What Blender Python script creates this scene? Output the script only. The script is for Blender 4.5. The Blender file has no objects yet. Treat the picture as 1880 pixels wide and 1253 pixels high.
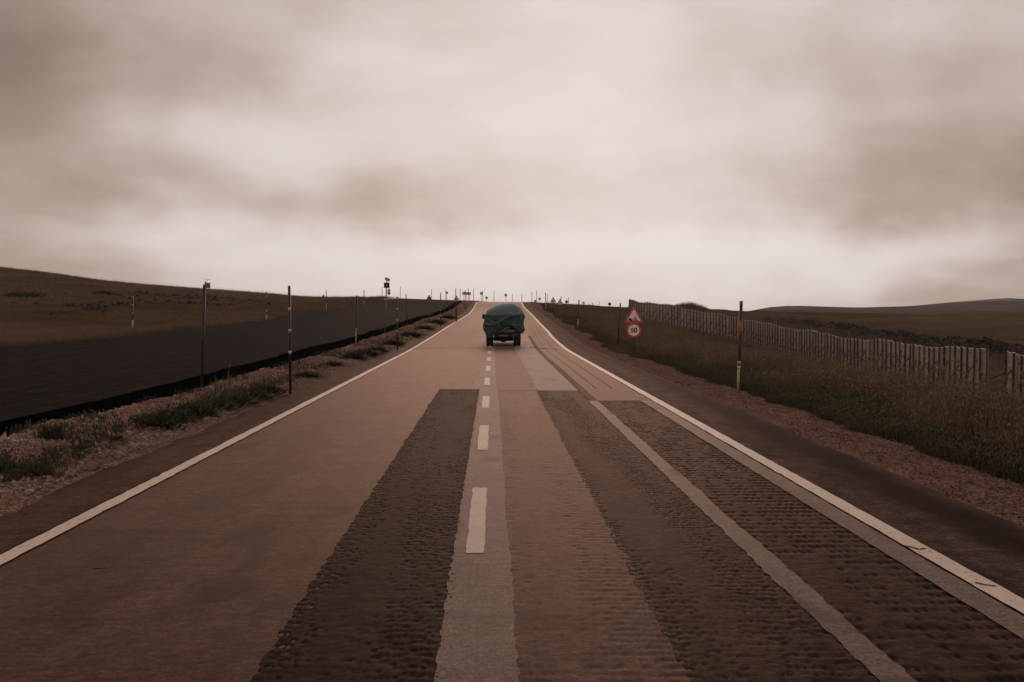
import bpy, math, random
import numpy as np
from mathutils import Vector, Matrix, noise as mnoise

random.seed(7)
RNG = np.random.default_rng(11)
S = bpy.context.scene
COL = S.collection
R = math.radians

# ------------------------------------------------------------------ camera, sky, sun, exposure
F_PX = 35.0 / 36.0 * 1880.0          # focal length in pixels of the 1880 px wide photograph
YAW, PITCH = -math.atan(36 / F_PX), math.atan(60.5 / F_PX)
CAM_H = 2.0
cam_data = bpy.data.cameras.new('camera')
cam = bpy.data.objects.new('camera', cam_data)
COL.objects.link(cam)
cam_data.lens = 35
cam_data.sensor_width = 36
cam_data.clip_start = 0.1
cam_data.clip_end = 9000
cam.location = (0, 0, CAM_H)
cam.rotation_euler = (math.pi / 2 - PITCH, 0, YAW)
S.camera = cam
S.render.resolution_x, S.render.resolution_y = 1024, 682

SUN_EL, SUN_AZ = R(14), R(3)          # azimuth from +Y (the road's direction) towards +X
world = bpy.data.worlds.new('World')
S.world = world
world.use_nodes = True


def build_world():
    nt = world.node_tree
    N, L = nt.nodes, nt.links
    N.clear()
    out = N.new('ShaderNodeOutputWorld')
    bg = N.new('ShaderNodeBackground')
    bg.inputs['Strength'].default_value = 0.1
    L.new(bg.outputs[0], out.inputs['Surface'])
    sky = N.new('ShaderNodeTexSky')
    sky.sky_type = 'NISHITA'
    sky.sun_disc = False
    sky.sun_elevation = SUN_EL
    sky.sun_rotation = SUN_AZ
    sky.dust_density = 3.0
    tc = N.new('ShaderNodeTexCoord')

    def m(op, a, b=None, c=None, clamp=False):
        n = N.new('ShaderNodeMath')
        n.operation = op
        n.use_clamp = clamp
        for i, v in enumerate((a, b, c)):
            if v is None:
                continue
            if isinstance(v, (int, float)):
                n.inputs[i].default_value = v
            else:
                L.new(v, n.inputs[i])
        return n.outputs[0]
    sep = N.new('ShaderNodeSeparateXYZ')
    L.new(tc.outputs['Generated'], sep.inputs[0])
    x, y, z = sep.outputs
    az = m('ARCTAN2', x, y)
    el = m('ARCSINE', z)
    # a cloud deck seen in perspective: divide by the height above the horizon
    zz = m('ADD', m('ABSOLUTE', z), 0.22)
    px = m('DIVIDE', x, zz)
    py = m('DIVIDE', y, zz)
    comb = N.new('ShaderNodeCombineXYZ')
    L.new(px, comb.inputs[0]); L.new(py, comb.inputs[1])

    def noise(vec, scale, detail, rough, dist=0.0, loc=(0, 0, 0)):
        mp = N.new('ShaderNodeMapping')
        mp.inputs['Location'].default_value = loc
        L.new(vec, mp.inputs[0])
        n = N.new('ShaderNodeTexNoise')
        n.inputs['Scale'].default_value = scale
        n.inputs['Detail'].default_value = detail
        n.inputs['Roughness'].default_value = rough
        n.inputs['Distortion'].default_value = dist
        L.new(mp.outputs[0], n.inputs['Vector'])
        return n.outputs['Fac']
    st = N.new('ShaderNodeMapping')
    st.inputs['Scale'].default_value = (1, 1, 2.1)
    st.inputs['Rotation'].default_value = (0, R(-9), 0)
    L.new(tc.outputs['Generated'], st.inputs[0])
    n0 = noise(st.outputs[0], 2.3, 9, 0.50, 0.5, (2.2, 5.1, 0.4))
    n1 = noise(comb.outputs[0], 1.1, 7, 0.50, 0.3, (3.1, 1.7, 0))
    n2 = noise(comb.outputs[0], 2.6, 8, 0.55, 0.25, (9.1, 4.7, 0))
    # warp of the broad shapes
    wx = noise(tc.outputs['Generated'], 3.2, 5, 0.55, 0.0, (5, 2, 1))
    wy = noise(tc.outputs['Generated'], 3.6, 5, 0.55, 0.0, (1, 8, 4))
    azw = m('ADD', az, m('MULTIPLY', m('SUBTRACT', wx, 0.5), 0.34))
    elw = m('ADD', el, m('MULTIPLY', m('SUBTRACT', wy, 0.5), 0.20))
    # broad banks of thicker and thinner cloud: (px, py, sx, sy, tilt deg, amount)
    banks = [
        (1000, 300, 1000, 460, 0, 0.085),
        (1010, 190, 380, 330, 0, 0.15), (560, 250, 240, 120, 10, 0.05), (1130, 475, 620, 52, -2, 0.24),
        (90, 170, 250, 90, -12, -0.11), (20, 20, 170, 90, 0, -0.10), (420, 355, 300, 34, 4, -0.10),
        (860, 395, 150, 34, 0, -0.045), (880, 330, 120, 40, -20, -0.05), (1640, 330, 280, 50, -8, -0.15), (1420, 95, 190, 60, 25, -0.09),
        (1560, 220, 260, 50, -14, -0.03), (1880, 500, 200, 50, -10, -0.10), (270, 60, 130, 60, -35, 0.09), (1830, 80, 130, 60, -20, 0.05),
        (1850, 400, 160, 40, -14, 0.06), (430, 460, 300, 40, 3, 0.08), (460, 220, 160, 60, -25, 0.05), (-150, 430, 320, 300, 0, -0.22), (2100, 300, 300, 400, 0, -0.12),
        (1600, 460, 320, 40, -12, 0.08),
    ]
    acc = None
    for (bx, by, sx, sy, tilt, amt) in banks:
        a0 = math.atan((bx - 904) / F_PX)
        e0 = math.atan((566 - by) / F_PX)
        da = m('SUBTRACT', azw, a0)
        de = m('SUBTRACT', elw, e0)
        c, s = math.cos(R(-tilt)), math.sin(R(-tilt))
        u = m('ADD', m('MULTIPLY', da, c), m('MULTIPLY', de, s))
        v = m('SUBTRACT', m('MULTIPLY', de, c), m('MULTIPLY', da, s))
        q = m('ADD', m('POWER', m('ABSOLUTE', m('MULTIPLY', u, F_PX / sx)), 2.0),
              m('POWER', m('ABSOLUTE', m('MULTIPLY', v, F_PX / sy)), 2.0))
        g = m('MULTIPLY', m('EXPONENT', m('MULTIPLY', q, -0.5)), amt)
        acc = g if acc is None else m('ADD', acc, g)
    t = m('ADD', acc, 0.555)
    t = m('ADD', t, m('MULTIPLY', m('SUBTRACT', n0, 0.5), 0.62))
    t = m('ADD', t, m('MULTIPLY', m('SUBTRACT', n1, 0.5), 0.22))
    t = m('ADD', t, m('MULTIPLY', m('SUBTRACT', n2, 0.5), 0.26), clamp=False)
    ramp = N.new('ShaderNodeValToRGB')
    L.new(t, ramp.inputs[0])
    cr = ramp.color_ramp
    cr.interpolation = 'B_SPLINE'
    while len(cr.elements) > 1:
        cr.elements.remove(cr.elements[-1])
    stops = [(0.0, (0.10, 0.070, 0.055)), (0.25, (0.20, 0.140, 0.112)), (0.5, (0.42, 0.325, 0.275)),
             (0.72, (0.65, 0.568, 0.54)), (1.0, (0.82, 0.77, 0.765))]
    cr.elements[0].position = 0
    cr.elements[0].color = (*stops[0][1], 1)
    for p, c in stops[1:]:
        e = cr.elements.new(p)
        e.color = (*c, 1)
    cl = N.new('ShaderNodeVectorMath')
    cl.operation = 'SCALE'
    L.new(ramp.outputs[0], cl.inputs[0])
    cl.inputs['Scale'].default_value = 10.6
    mix = N.new('ShaderNodeMixRGB')
    mix.inputs[0].default_value = 0.99
    L.new(sky.outputs[0], mix.inputs[1])
    L.new(cl.outputs[0], mix.inputs[2])
    L.new(mix.outputs[0], bg.inputs['Color'])


build_world()
sun_d = bpy.data.lights.new('sun', 'SUN')
sun_d.energy = 1.2
sun_d.angle = R(22)
sun_d.color = (1.0, 0.80, 0.68)
sun = bpy.data.objects.new('sun', sun_d)
COL.objects.link(sun)
sd = Vector((math.sin(SUN_AZ) * math.cos(SUN_EL), math.cos(SUN_AZ) * math.cos(SUN_EL), math.sin(SUN_EL)))
sun.rotation_euler = sd.to_track_quat('Z', 'Y').to_euler()
S.view_settings.view_transform = 'Standard'
S.view_settings.look = 'None'
S.view_settings.gamma = 1
S.view_settings.use_curve_mapping = False
S.view_settings.exposure = 0.0
S.render.engine = 'CYCLES'
S.cycles.max_bounces = 5
S.cycles.diffuse_bounces = 2

# ------------------------------------------------------------------ small maths
CAM_M = cam.rotation_euler.to_matrix()


def ray(px, py):
    d = CAM_M @ Vector(((px - 940) / F_PX, (626.5 - py) / F_PX, -1))
    return d


def at(px, py, Y):
    """point of the place seen at pixel (px, py) and at distance Y up the road"""
    d = ray(px, py)
    k = Y / d.y
    return Vector((d.x * k, Y, CAM_H + d.z * k))


def curve(pts):
    xs = np.array([p[0] for p in pts], float)
    ys = np.array([p[1] for p in pts], float)
    h = np.diff(xs)
    dl = np.diff(ys) / h
    m = np.zeros(len(xs))
    m[0], m[-1] = dl[0], dl[-1]
    for i in range(1, len(xs) - 1):
        m[i] = 0 if dl[i - 1] * dl[i] <= 0 else 2 * dl[i - 1] * dl[i] / (dl[i - 1] + dl[i])

    def f(t):
        t = np.asarray(t, float)
        tc = np.clip(t, xs[0], xs[-1])
        i = np.clip(np.searchsorted(xs, tc, side='right') - 1, 0, len(xs) - 2)
        hh = h[i]
        s = (tc - xs[i]) / hh
        return ((2 * s**3 - 3 * s**2 + 1) * ys[i] + (s**3 - 2 * s**2 + s) * hh * m[i]
                + (-2 * s**3 + 3 * s**2) * ys[i + 1] + (s**3 - s**2) * hh * m[i + 1])
    return f


def sst(x, a, b):
    t = np.clip((np.asarray(x, float) - a) / (b - a), 0, 1)
    return t * t * (3 - 2 * t)


def hash2(i, j, k=0):
    h = np.sin(i * 127.1 + j * 311.7 + k * 74.7) * 43758.5453
    return h - np.floor(h)


def vnoise(x, y, k=0):
    x = np.asarray(x, float); y = np.asarray(y, float)
    xi, yi = np.floor(x), np.floor(y)
    fx, fy = x - xi, y - yi
    fx, fy = fx * fx * (3 - 2 * fx), fy * fy * (3 - 2 * fy)
    a, b = hash2(xi, yi, k), hash2(xi + 1, yi, k)
    c, d = hash2(xi, yi + 1, k), hash2(xi + 1, yi + 1, k)
    return (a * (1 - fx) + b * fx) * (1 - fy) + (c * (1 - fx) + d * fx) * fy


def fbm(x, y, oct=4, k=0):
    v, a = 0, 0.5
    for o in range(oct):
        v = v + a * (vnoise(x * 2**o, y * 2**o, k + o) * 2 - 1)
        a *= 0.5
    return v


# ------------------------------------------------------------------ the lie of the land
cx = curve([(0, 0), (45, 0.0), (60, .12), (72, .33), (82, .47), (105, .85), (126, 1.15), (151, 1.22), (166, 1.3), (180, 2.0), (200, 4.5),
            (230, 11), (260, 20), (300, 38), (340, 62), (500, 180)])
zM = curve([(-40, 0), (45, 0), (60, .17), (72, .42), (82, .6), (105, 1.0), (126, 1.43), (151, 2.15), (164, 2.78), (172, 3.05), (180, 3.15),
            (200, 3.0), (240, 2.5), (300, 1.6), (400, .2), (700, -3), (3000, -40)])
zLn = curve([(-40, -.15), (20, -.15), (38, -.1), (64, .12), (85, .35), (108, .74), (135, 1.25), (155, 1.95), (175, 2.9), (200, 3.5),
             (215, 3.6), (250, 3.2), (350, 1.5), (700, -3), (3000, -40)])
zLf = curve([(-40, .2), (20, .22), (41, .3), (60, .45), (86, .79), (115, 1.42), (147, 2.26), (184, 3.7), (205, 4.03), (220, 4.0),
             (250, 3.5), (350, 1.5), (700, -3), (3000, -40)])
zF = curve([(-40, -2.6), (30, -2.6), (48, -2.5), (60, -2.6), (72, -2.6), (85, -2.3), (105, -1.35), (120, -.25), (128, .3), (133, .7), (145, 1.2), (165, 1.7),
            (200, 1.9), (250, 1.4), (400, 0), (3000, -40)])
zB = curve([(-40, -.9), (30, -.9), (50, -.85), (80, -.25), (110, .75), (130, 1.4), (150, 2.0), (170, 2.55), (200, 2.7), (250, 2.2),
            (400, 0), (3000, -40)])
zD = curve([(-40, -3.2), (50, -2.9), (70, -2.4), (90, -1.95), (120, -1.1), (140, -.6), (180, .7), (200, .8), (260, 0), (400, -2.0),
            (3000, -40)])
zE = curve([(-40, -4), (100, -3.4), (200, -2.2), (300, -2.6), (600, -3.5), (3000, -40)])
XLn = curve([(-40, -9.1), (108, -9.1), (140, -7.9), (183, -6.6), (215, -6.0), (260, 2), (300, 15), (340, 36), (500, 140)])
XLf = curve([(-40, -20.5), (147, -20.5), (184, -20.6), (215, -21), (260, -15), (300, -4), (340, 15), (500, 110)])
XF = curve([(-40, 21.5), (30, 22.6), (48, 23.8), (60, 24.8), (72, 25.3), (88, 25.8), (98, 25.7), (105, 25.2), (120, 21.7), (133, 18.4), (140, 18.2), (200, 24), (300, 75), (500, 220)])
SKY_L = curve([(-1400, 400), (-500, 440), (-200, 470), (0, 491.5), (100, 503), (150, 510), (200, 517), (300, 526), (420, 535), (500, 541), (560, 546.5), (640, 549),
               (700, 549), (800, 553), (904, 560)])
SKY_R = curve([(904, 600), (1100, 580), (1200, 572), (1277, 568.5), (1311, 572), (1365, 573.5), (1400, 567), (1425, 564), (1459, 562), (1520, 563.5),
               (1578, 565), (1640, 563.6), (1696, 561), (1732, 557), (1790, 552.5), (1857, 548), (1880, 549), (2000, 553), (2300, 545), (4000, 530)])


def H(X, Y, raw=False):
    X = np.asarray(X, float); Y = np.asarray(Y, float)
    X, Y = np.broadcast_arrays(X, Y)
    c = cx(Y)
    zm, zn, zf = zM(Y), zLn(Y), zLf(Y)
    hump = (0.20 + 0.16 * fbm(Y * .22, Y * 0 + 3, 3, 5)) * (1 - .55 * sst(Y, 25, 60))
    cols = [XLf(Y), XLn(Y), XLn(Y) + 1.5, c - 6.55, c - 5.7, c - 4.9, c + 4.9, c + 6.3, c + 14.5, XF(Y) - 5.5, XF(Y), np.full_like(Y, 45.), np.full_like(Y, 100.)]
    zs = [zf, zn, zn - .05, zm * .75 + zn * .25 + hump, zm + .02, zm - .03, zm - .04, zm - .16, zB(Y), zF(Y) + .10 + (zB(Y) - zF(Y)) * .62 * sst(Y, 80, 125), zF(Y), zD(Y), zE(Y)]
    for i in range(1, len(cols)):
        cols[i] = np.maximum(cols[i], cols[i - 1] + .15)
    z = np.where(X < cols[0], zs[0], zs[-1])
    for i in range(len(cols) - 1):
        a, b = cols[i], cols[i + 1]
        inside = (X >= a) & (X < b)
        t = (X - a) / (b - a)
        if i >= 7 or i in (2,):
            t = t * t * (3 - 2 * t) * .5 + t * .5
        z = np.where(inside, zs[i] * (1 - t) + zs[i + 1] * t, z)
    # the hill on the left
    Ys = np.maximum(Y, 5.)
    pxs = 904 + F_PX * X / Ys
    dl = np.maximum(XLf(Y) - X, 0)
    rid = CAM_H + np.minimum(Ys, 250) * (566 - SKY_L(pxs)) / F_PX - .025 * np.maximum(Y - 250, 0) - 0.25
    w = sst(Y, 35, 225) * sst(dl, 0.5, 26) * (1 - .15 * (1 - sst(Y, 150, 240)))
    lefty = zf + .35 * fbm(X * .06, Y * .04, 4, 9) * sst(dl, 1, 20) * (1 - sst(Y, 150, 230) * .8) - .12 * sst(dl, .2, 2.5)
    z = np.where(X < cols[0], lefty * (1 - w) + rid * w, z)
    # far ground and the hills on the right
    ridr = CAM_H + np.minimum(Ys, 1000) * (566 - SKY_R(pxs)) / F_PX - .03 * np.maximum(Y - 1000, 0)
    wr = sst(Y, 330, 980) * sst(X, 60, 200)
    z = np.where(X > cols[10], z * (1 - wr) + ridr * wr, z)
    rough = np.where(X > cols[7], sst(X - cols[7], .5, 4), 0)
    z = z + rough * (.22 * fbm(X * .12, Y * .08, 4, 21) + .05 * fbm(X * .9, Y * .6, 2, 31)) * np.where(Y < 250, 1, 2.5)
    # low bank of turf behind the fence
    z = z + 1.55 * np.exp(-((X - 35.5) / 3.4)**2 - ((Y - 178) / 9)**2) + .5 * np.exp(-((X - 30.5) / 2.2)**2 - ((Y - 178) / 8)**2)
    # long heap that carries the dark rubble
    rx = 44 + (Y - 100) * .02
    z = z + .75 * np.exp(-((X - rx) / 2.3)**2) * sst(Y, 45, 70) * (1 - sst(Y, 140, 160)) * (.7 + .6 * fbm(Y * .15, Y * 0, 3, 44))
    return z


def H1(x, y):
    return float(H(np.array([x]), np.array([y]))[0])


# ------------------------------------------------------------------ object helpers
def link(o, parent=None):
    COL.objects.link(o)
    if parent is not None:
        o.parent = parent
    return o


def tag(o, label=None, cat=None, group=None, kind=None):
    if label: o['label'] = label
    if cat: o['category'] = cat
    if group: o['group'] = group
    if kind: o['kind'] = kind
    return o


def empty(name, loc=(0, 0, 0), rz=0):
    o = bpy.data.objects.new(name, None)
    o.location = loc
    o.rotation_euler.z = rz
    o.empty_display_size = .2
    return link(o)


class MB:
    def __init__(self):
        self.v, self.f = [], []

    def add(self, vs, fs):
        b = len(self.v)
        self.v += [tuple(p) for p in vs]
        self.f += [tuple(b + i for i in f) for f in fs]
        return self

    def box(self, c, s, rot=None):
        vs = [Vector((x * s[0] / 2, y * s[1] / 2, z * s[2] / 2)) for x in (-1, 1) for y in (-1, 1) for z in (-1, 1)]
        if rot is not None:
            vs = [rot @ v for v in vs]
        vs = [v + Vector(c) for v in vs]
        return self.add(vs, [(0, 1, 3, 2), (4, 6, 7, 5), (0, 4, 5, 1), (2, 3, 7, 6), (0, 2, 6, 4), (1, 5, 7, 3)])

    def tube(self, a, b, r, n=8, r2=None, cap=True):
        a, b = Vector(a), Vector(b)
        r2 = r if r2 is None else r2
        d = (b - a).normalized()
        u = d.orthogonal().normalized()
        w = d.cross(u)
        vs = []
        for p, rr in ((a, r), (b, r2)):
            for i in range(n):
                t = 2 * math.pi * i / n
                vs.append(p + u * math.cos(t) * rr + w * math.sin(t) * rr)
        fs = [(i, (i + 1) % n, n + (i + 1) % n, n + i) for i in range(n)]
        if cap:
            fs += [tuple(range(n - 1, -1, -1)), tuple(range(n, 2 * n))]
        return self.add(vs, fs)

    def path(self, pts, r, n=5):
        for a, b in zip(pts[:-1], pts[1:]):
            self.tube(a, b, r, n)
        return self

    def prism(self, poly, y0, y1):
        """polygon in x,z extruded along y"""
        n = len(poly)
        vs = [(p[0], y0, p[1]) for p in poly] + [(p[0], y1, p[1]) for p in poly]
        fs = [tuple(range(n)), tuple(range(2 * n - 1, n - 1, -1))]
        fs += [(i, n + i, n + (i + 1) % n, (i + 1) % n) for i in range(n)]
        return self.add(vs, fs)

    def ring(self, outer, inner, y0, y1):
        n = len(outer)
        vs = [(p[0], y, p[1]) for y in (y0, y1) for p in outer] + [(p[0], y, p[1]) for y in (y0, y1) for p in inner]
        fs = []
        for i in range(n):
            j = (i + 1) % n
            fs += [(i, j, 2 * n + j, 2 * n + i), (n + j, n + i, 3 * n + i, 3 * n + j), (j, i, n + i, n + j), (2 * n + i, 2 * n + j, 3 * n + j, 3 * n + i)]
        return self.add(vs, fs)

    def mesh(self, name, mat, smooth=False):
        me = bpy.data.meshes.new(name)
        me.from_pydata(self.v, [], self.f)
        me.materials.append(mat)
        if smooth:
            me.polygons.foreach_set('use_smooth', [True] * len(me.polygons))
        me.update()
        return me

    def build(self, name, mat, parent=None, smooth=False, label=None, loc=None):
        o = bpy.data.objects.new(name, self.mesh(name, mat, smooth))
        if label: o['label'] = label
        if loc is not None: o.location = loc
        return link(o, parent)


def np_mesh(name, V, Fq, mat, smooth=True, attrs=None):
    V = np.asarray(V, np.float32); Fq = np.asarray(Fq, np.int32)
    me = bpy.data.meshes.new(name)
    k = Fq.shape[1]
    me.vertices.add(len(V)); me.loops.add(Fq.size); me.polygons.add(len(Fq))
    me.vertices.foreach_set('co', V.ravel())
    me.loops.foreach_set('vertex_index', Fq.ravel())
    me.polygons.foreach_set('loop_start', np.arange(0, Fq.size, k, dtype=np.int32))
    me.polygons.foreach_set('loop_total', np.full(len(Fq), k, np.int32))
    me.polygons.foreach_set('use_smooth', np.full(len(Fq), smooth))
    me.materials.append(mat)
    for nm, a in (attrs or {}).items():
        at_ = me.attributes.new(nm, 'FLOAT', 'POINT')
        at_.data.foreach_set('value', np.asarray(a, np.float32).ravel())
    me.update(calc_edges=True)
    return me


def grid_faces(ny, nx):
    i = np.arange((ny - 1) * (nx - 1))
    r, c = i // (nx - 1), i % (nx - 1)
    a = r * nx + c
    return np.stack([a, a + 1, a + nx + 1, a + nx], 1)


def ribbon(name, mat, x0f, x1f, Ys, nx, off, parent=None, zfun=None, jag=None, attrs=None, smooth=True):
    """a sheet that follows the ground between two lines along the road; jag(Y, side) moves its edges"""
    Ys = np.asarray(Ys, float)
    t = np.linspace(0, 1, nx)
    x0, x1 = x0f(Ys), x1f(Ys)
    if jag is not None:
        x0 = x0 + jag(Ys, 0); x1 = x1 + jag(Ys, 1)
    X = x0[:, None] * (1 - t) + x1[:, None] * t
    Y = np.repeat(Ys[:, None], nx, 1)
    Z = H(X, Y) + off
    A = {}
    if zfun is not None:
        dz, A = zfun(X, Y, t[None, :] + 0 * Y)
        Z = Z + dz
    V = np.stack([X, Y, Z], -1).reshape(-1, 3)
    me = np_mesh(name, V, grid_faces(len(Ys), nx), mat, smooth, A)
    o = bpy.data.objects.new(name, me)
    return link(o, parent)


def ysteps(y0, y1, d0, grow=.01, dmax=6):
    ys = [y0]
    while ys[-1] < y1:
        ys.append(ys[-1] + min(dmax, max(d0, grow * max(ys[-1], 0))))
    ys[-1] = y1
    return np.array(ys)


# ------------------------------------------------------------------ materials
def nmat(name, rough=.8, spec=.3):
    m = bpy.data.materials.new(name)
    m.use_nodes = True
    nt = m.node_tree
    b = nt.nodes['Principled BSDF']
    b.inputs['Roughness'].default_value = rough
    b.inputs['Specular IOR Level'].default_value = spec
    return m, nt, b


def pos(nt, obj=False):
    if obj:
        return nt.nodes.new('ShaderNodeTexCoord').outputs['Object']
    return nt.nodes.new('ShaderNodeNewGeometry').outputs['Position']


def noise_n(nt, vec, scale, detail=4, rough=.55, stretch=None, loc=None):
    if stretch is not None or loc is not None:
        mp = nt.nodes.new('ShaderNodeMapping')
        if stretch is not None: mp.inputs['Scale'].default_value = stretch
        if loc is not None: mp.inputs['Location'].default_value = loc
        nt.links.new(vec, mp.inputs[0])
        vec = mp.outputs[0]
    n = nt.nodes.new('ShaderNodeTexNoise')
    n.inputs['Scale'].default_value = scale
    n.inputs['Detail'].default_value = detail
    n.inputs['Roughness'].default_value = rough
    nt.links.new(vec, n.inputs['Vector'])
    return n.outputs['Fac']


def rampn(nt, fac, stops, interp='LINEAR'):
    r = nt.nodes.new('ShaderNodeValToRGB')
    cr = r.color_ramp
    cr.interpolation = interp
    while len(cr.elements) > 1:
        cr.elements.remove(cr.elements[-1])
    cr.elements[0].position = stops[0][0]
    c = stops[0][1]
    cr.elements[0].color = (*c, 1) if not isinstance(c, (int, float)) else (c, c, c, 1)
    for p, c in stops[1:]:
        e = cr.elements.new(p)
        e.color = (*c, 1) if not isinstance(c, (int, float)) else (c, c, c, 1)
    nt.links.new(fac, r.inputs[0])
    return r.outputs[0]


def mixc(nt, fac, a, b, mode='MIX'):
    n = nt.nodes.new('ShaderNodeMixRGB')
    n.blend_type = mode
    for i, v in enumerate((fac, a, b)):
        if isinstance(v, (int, float)):
            n.inputs[i].default_value = v
        elif isinstance(v, tuple):
            n.inputs[i].default_value = (*v, 1)
        else:
            nt.links.new(v, n.inputs[i])
    return n.outputs[0]


def mathn(nt, op, a, b=None, clamp=False):
    n = nt.nodes.new('ShaderNodeMath')
    n.operation = op
    n.use_clamp = clamp
    for i, v in enumerate((a, b)):
        if v is None: continue
        if isinstance(v, (int, float)): n.inputs[i].default_value = v
        else: nt.links.new(v, n.inputs[i])
    return n.outputs[0]


def bumpn(nt, b, h, strength, dist):
    n = nt.nodes.new('ShaderNodeBump')
    n.inputs['Strength'].default_value = strength
    n.inputs['Distance'].default_value = dist
    nt.links.new(h, n.inputs['Height'])
    nt.links.new(n.outputs[0], b.inputs['Normal'])


def simple(name, col, rough=.7, spec=.3, var=.25, scale=6, metal=0.0):
    m, nt, b = nmat(name, rough, spec)
    b.inputs['Metallic'].default_value = metal
    f = noise_n(nt, pos(nt, True), scale, 5, .6)
    lo = tuple(c * (1 - var) for c in col); hi = tuple(min(1, c * (1 + var)) for c in col)
    nt.links.new(rampn(nt, f, [(.3, lo), (.7, hi)]), b.inputs['Base Color'])
    return m


def road_mat(name, col, dark, sheen=.35, marks=True, rough=.8, spec=.0, polish=.07, ptint=(1, .74, .62), speck=.55, longi=.3, blot=.5, size=13):
    m, nt, b = nmat(name, rough, spec)
    p = pos(nt)
    grit = noise_n(nt, p, 38, 5, .85)
    sp = noise_n(nt, p, size, 6, .80, (.75, 1.5, 1))
    mid = noise_n(nt, p, 2.0, 7, .70, (1.0, .45, 1))
    streak = noise_n(nt, p, 2.4, 7, .65, (1.7, .04, 1), (3, 0, 0))
    cross = noise_n(nt, p, 1.1, 7, .72, (.16, 2.4, 1), (0, 7, 0))
    c = mixc(nt, rampn(nt, streak, [(.36, 0.0), (.66, 1.0)]), col, tuple(x * (1 - longi) for x in col))
    c = mixc(nt, rampn(nt, mid, [(.45, 0.0), (.62, blot)]), c, dark)
    c = mixc(nt, rampn(nt, cross, [(.53, 0.0), (.64, .65)]), c, dark)
    c = mixc(nt, rampn(nt, sp, [(.49, 0.0), (.57, speck)]), c, tuple(x * .6 for x in dark))
    c = mixc(nt, rampn(nt, sp, [(.39, speck * .6), (.46, 0.0)]), c, tuple(min(1, x * 1.6) for x in col))
    c = mixc(nt, 1.0, c, rampn(nt, grit, [(.42, (.55, .55, .55)), (.58, (1.25, 1.25, 1.25))]), 'MULTIPLY')
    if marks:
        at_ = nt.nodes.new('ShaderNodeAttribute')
        at_.attribute_name = 'wear_and_shade'
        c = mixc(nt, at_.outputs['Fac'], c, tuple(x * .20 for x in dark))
    nt.links.new(c, b.inputs['Base Color'])
    b.inputs['Sheen Weight'].default_value = sheen
    b.inputs['Sheen Roughness'].default_value = .22
    b.inputs['Sheen Tint'].default_value = (1, .68, .54, 1)
    bumpn(nt, b, mathn(nt, 'ADD', grit, mathn(nt, 'MULTIPLY', sp, -1.5)), .6, .02)
    if polish:
        g = nt.nodes.new('ShaderNodeBsdfGlossy')
        g.inputs['Color'].default_value = (*ptint, 1)
        g.inputs['Roughness'].default_value = .62
        mx = nt.nodes.new('ShaderNodeMixShader')
        fr = nt.nodes.new('ShaderNodeFresnel')
        fr.inputs['IOR'].default_value = 1.45
        nt.links.new(mathn(nt, 'MULTIPLY', fr.outputs[0], polish * 1.9), mx.inputs[0])
        nt.links.new(b.outputs[0], mx.inputs[1])
        nt.links.new(g.outputs[0], mx.inputs[2])
        nt.links.new(mx.outputs[0], nt.nodes['Material Output'].inputs['Surface'])
    return m


M = {}
RED, DK = (.100, .053, .038), (.022, .014, .011)
SHEEN = 0
M['road'] = road_mat('aged_reddish_asphalt', RED, DK, SHEEN, speck=.55, polish=.118, blot=.65)
M['milled_dark'] = road_mat('dark_milled_asphalt', (.036, .023, .018), (.012, .009, .0075), 0, blot=.7, speck=.8, size=10, polish=.05)
M['milled_mid'] = road_mat('brown_milled_asphalt', (.063, .036, .027), (.018, .012, .009), 0, blot=.6, speck=.75, size=11, polish=.06)
M['milled_light'] = road_mat('light_brown_milled_asphalt', (.098, .056, .042), (.032, .020, .016), SHEEN, speck=.6, polish=.10)
M['pale'] = road_mat('pale_grey_asphalt_patch', (.175, .128, .107), (.090, .066, .056), 0, blot=.35, longi=.15, speck=.35, polish=.10, ptint=(1, .80, .70))
M['shoulder'] = road_mat('dark_shoulder_asphalt', (.100, .064, .052), (.020, .015, .013), 0, blot=.9, speck=.5, polish=.03)
M['shoulder_left'] = road_mat('brown_shoulder_asphalt', (.100, .055, .041), (.030, .019, .015), 0, blot=.8, speck=.5, polish=.04)
M['new_road'] = road_mat('fresh_black_asphalt', (.023, .0195, .019), (.0045, .0043, .0046), .0, blot=.95, marks=False, longi=.75, polish=.013, ptint=(1, .86, .8))
M['tar'] = road_mat('black_bitumen_edge', (.003, .003, .004), (.002, .002, .003), .0, blot=.4, marks=False, spec=.0, rough=1, polish=0)


def paint_mat(name, col, dark, lo=.60, hi=.72):
    m, nt, b = nmat(name, .8, .05)
    p = pos(nt)
    chips = noise_n(nt, p, 14, 6, .75, (1.6, .8, 1))
    dirt = noise_n(nt, p, 1.2, 5, .6)
    c = mixc(nt, rampn(nt, dirt, [(.35, 0.0), (.75, .5)]), col, tuple(x * .62 for x in col))
    c = mixc(nt, rampn(nt, chips, [(lo, 0.0), (hi, .9)]), c, dark)
    g = noise_n(nt, p, 60, 2, .6)
    c = mixc(nt, 1.0, c, rampn(nt, g, [(.3, (.75, .75, .75)), (.7, (1., 1., 1.))]), 'MULTIPLY')
    nt.links.new(c, b.inputs['Base Color'])
    g = nt.nodes.new('ShaderNodeBsdfGlossy')
    g.inputs['Color'].default_value = (1, .86, .76, 1)
    g.inputs['Roughness'].default_value = .62
    mx = nt.nodes.new('ShaderNodeMixShader')
    fr = nt.nodes.new('ShaderNodeFresnel')
    fr.inputs['IOR'].default_value = 1.45
    nt.links.new(mathn(nt, 'MULTIPLY', fr.outputs[0], .2), mx.inputs[0])
    nt.links.new(b.outputs[0], mx.inputs[1])
    nt.links.new(g.outputs[0], mx.inputs[2])
    nt.links.new(mx.outputs[0], nt.nodes['Material Output'].inputs['Surface'])
    return m


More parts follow.
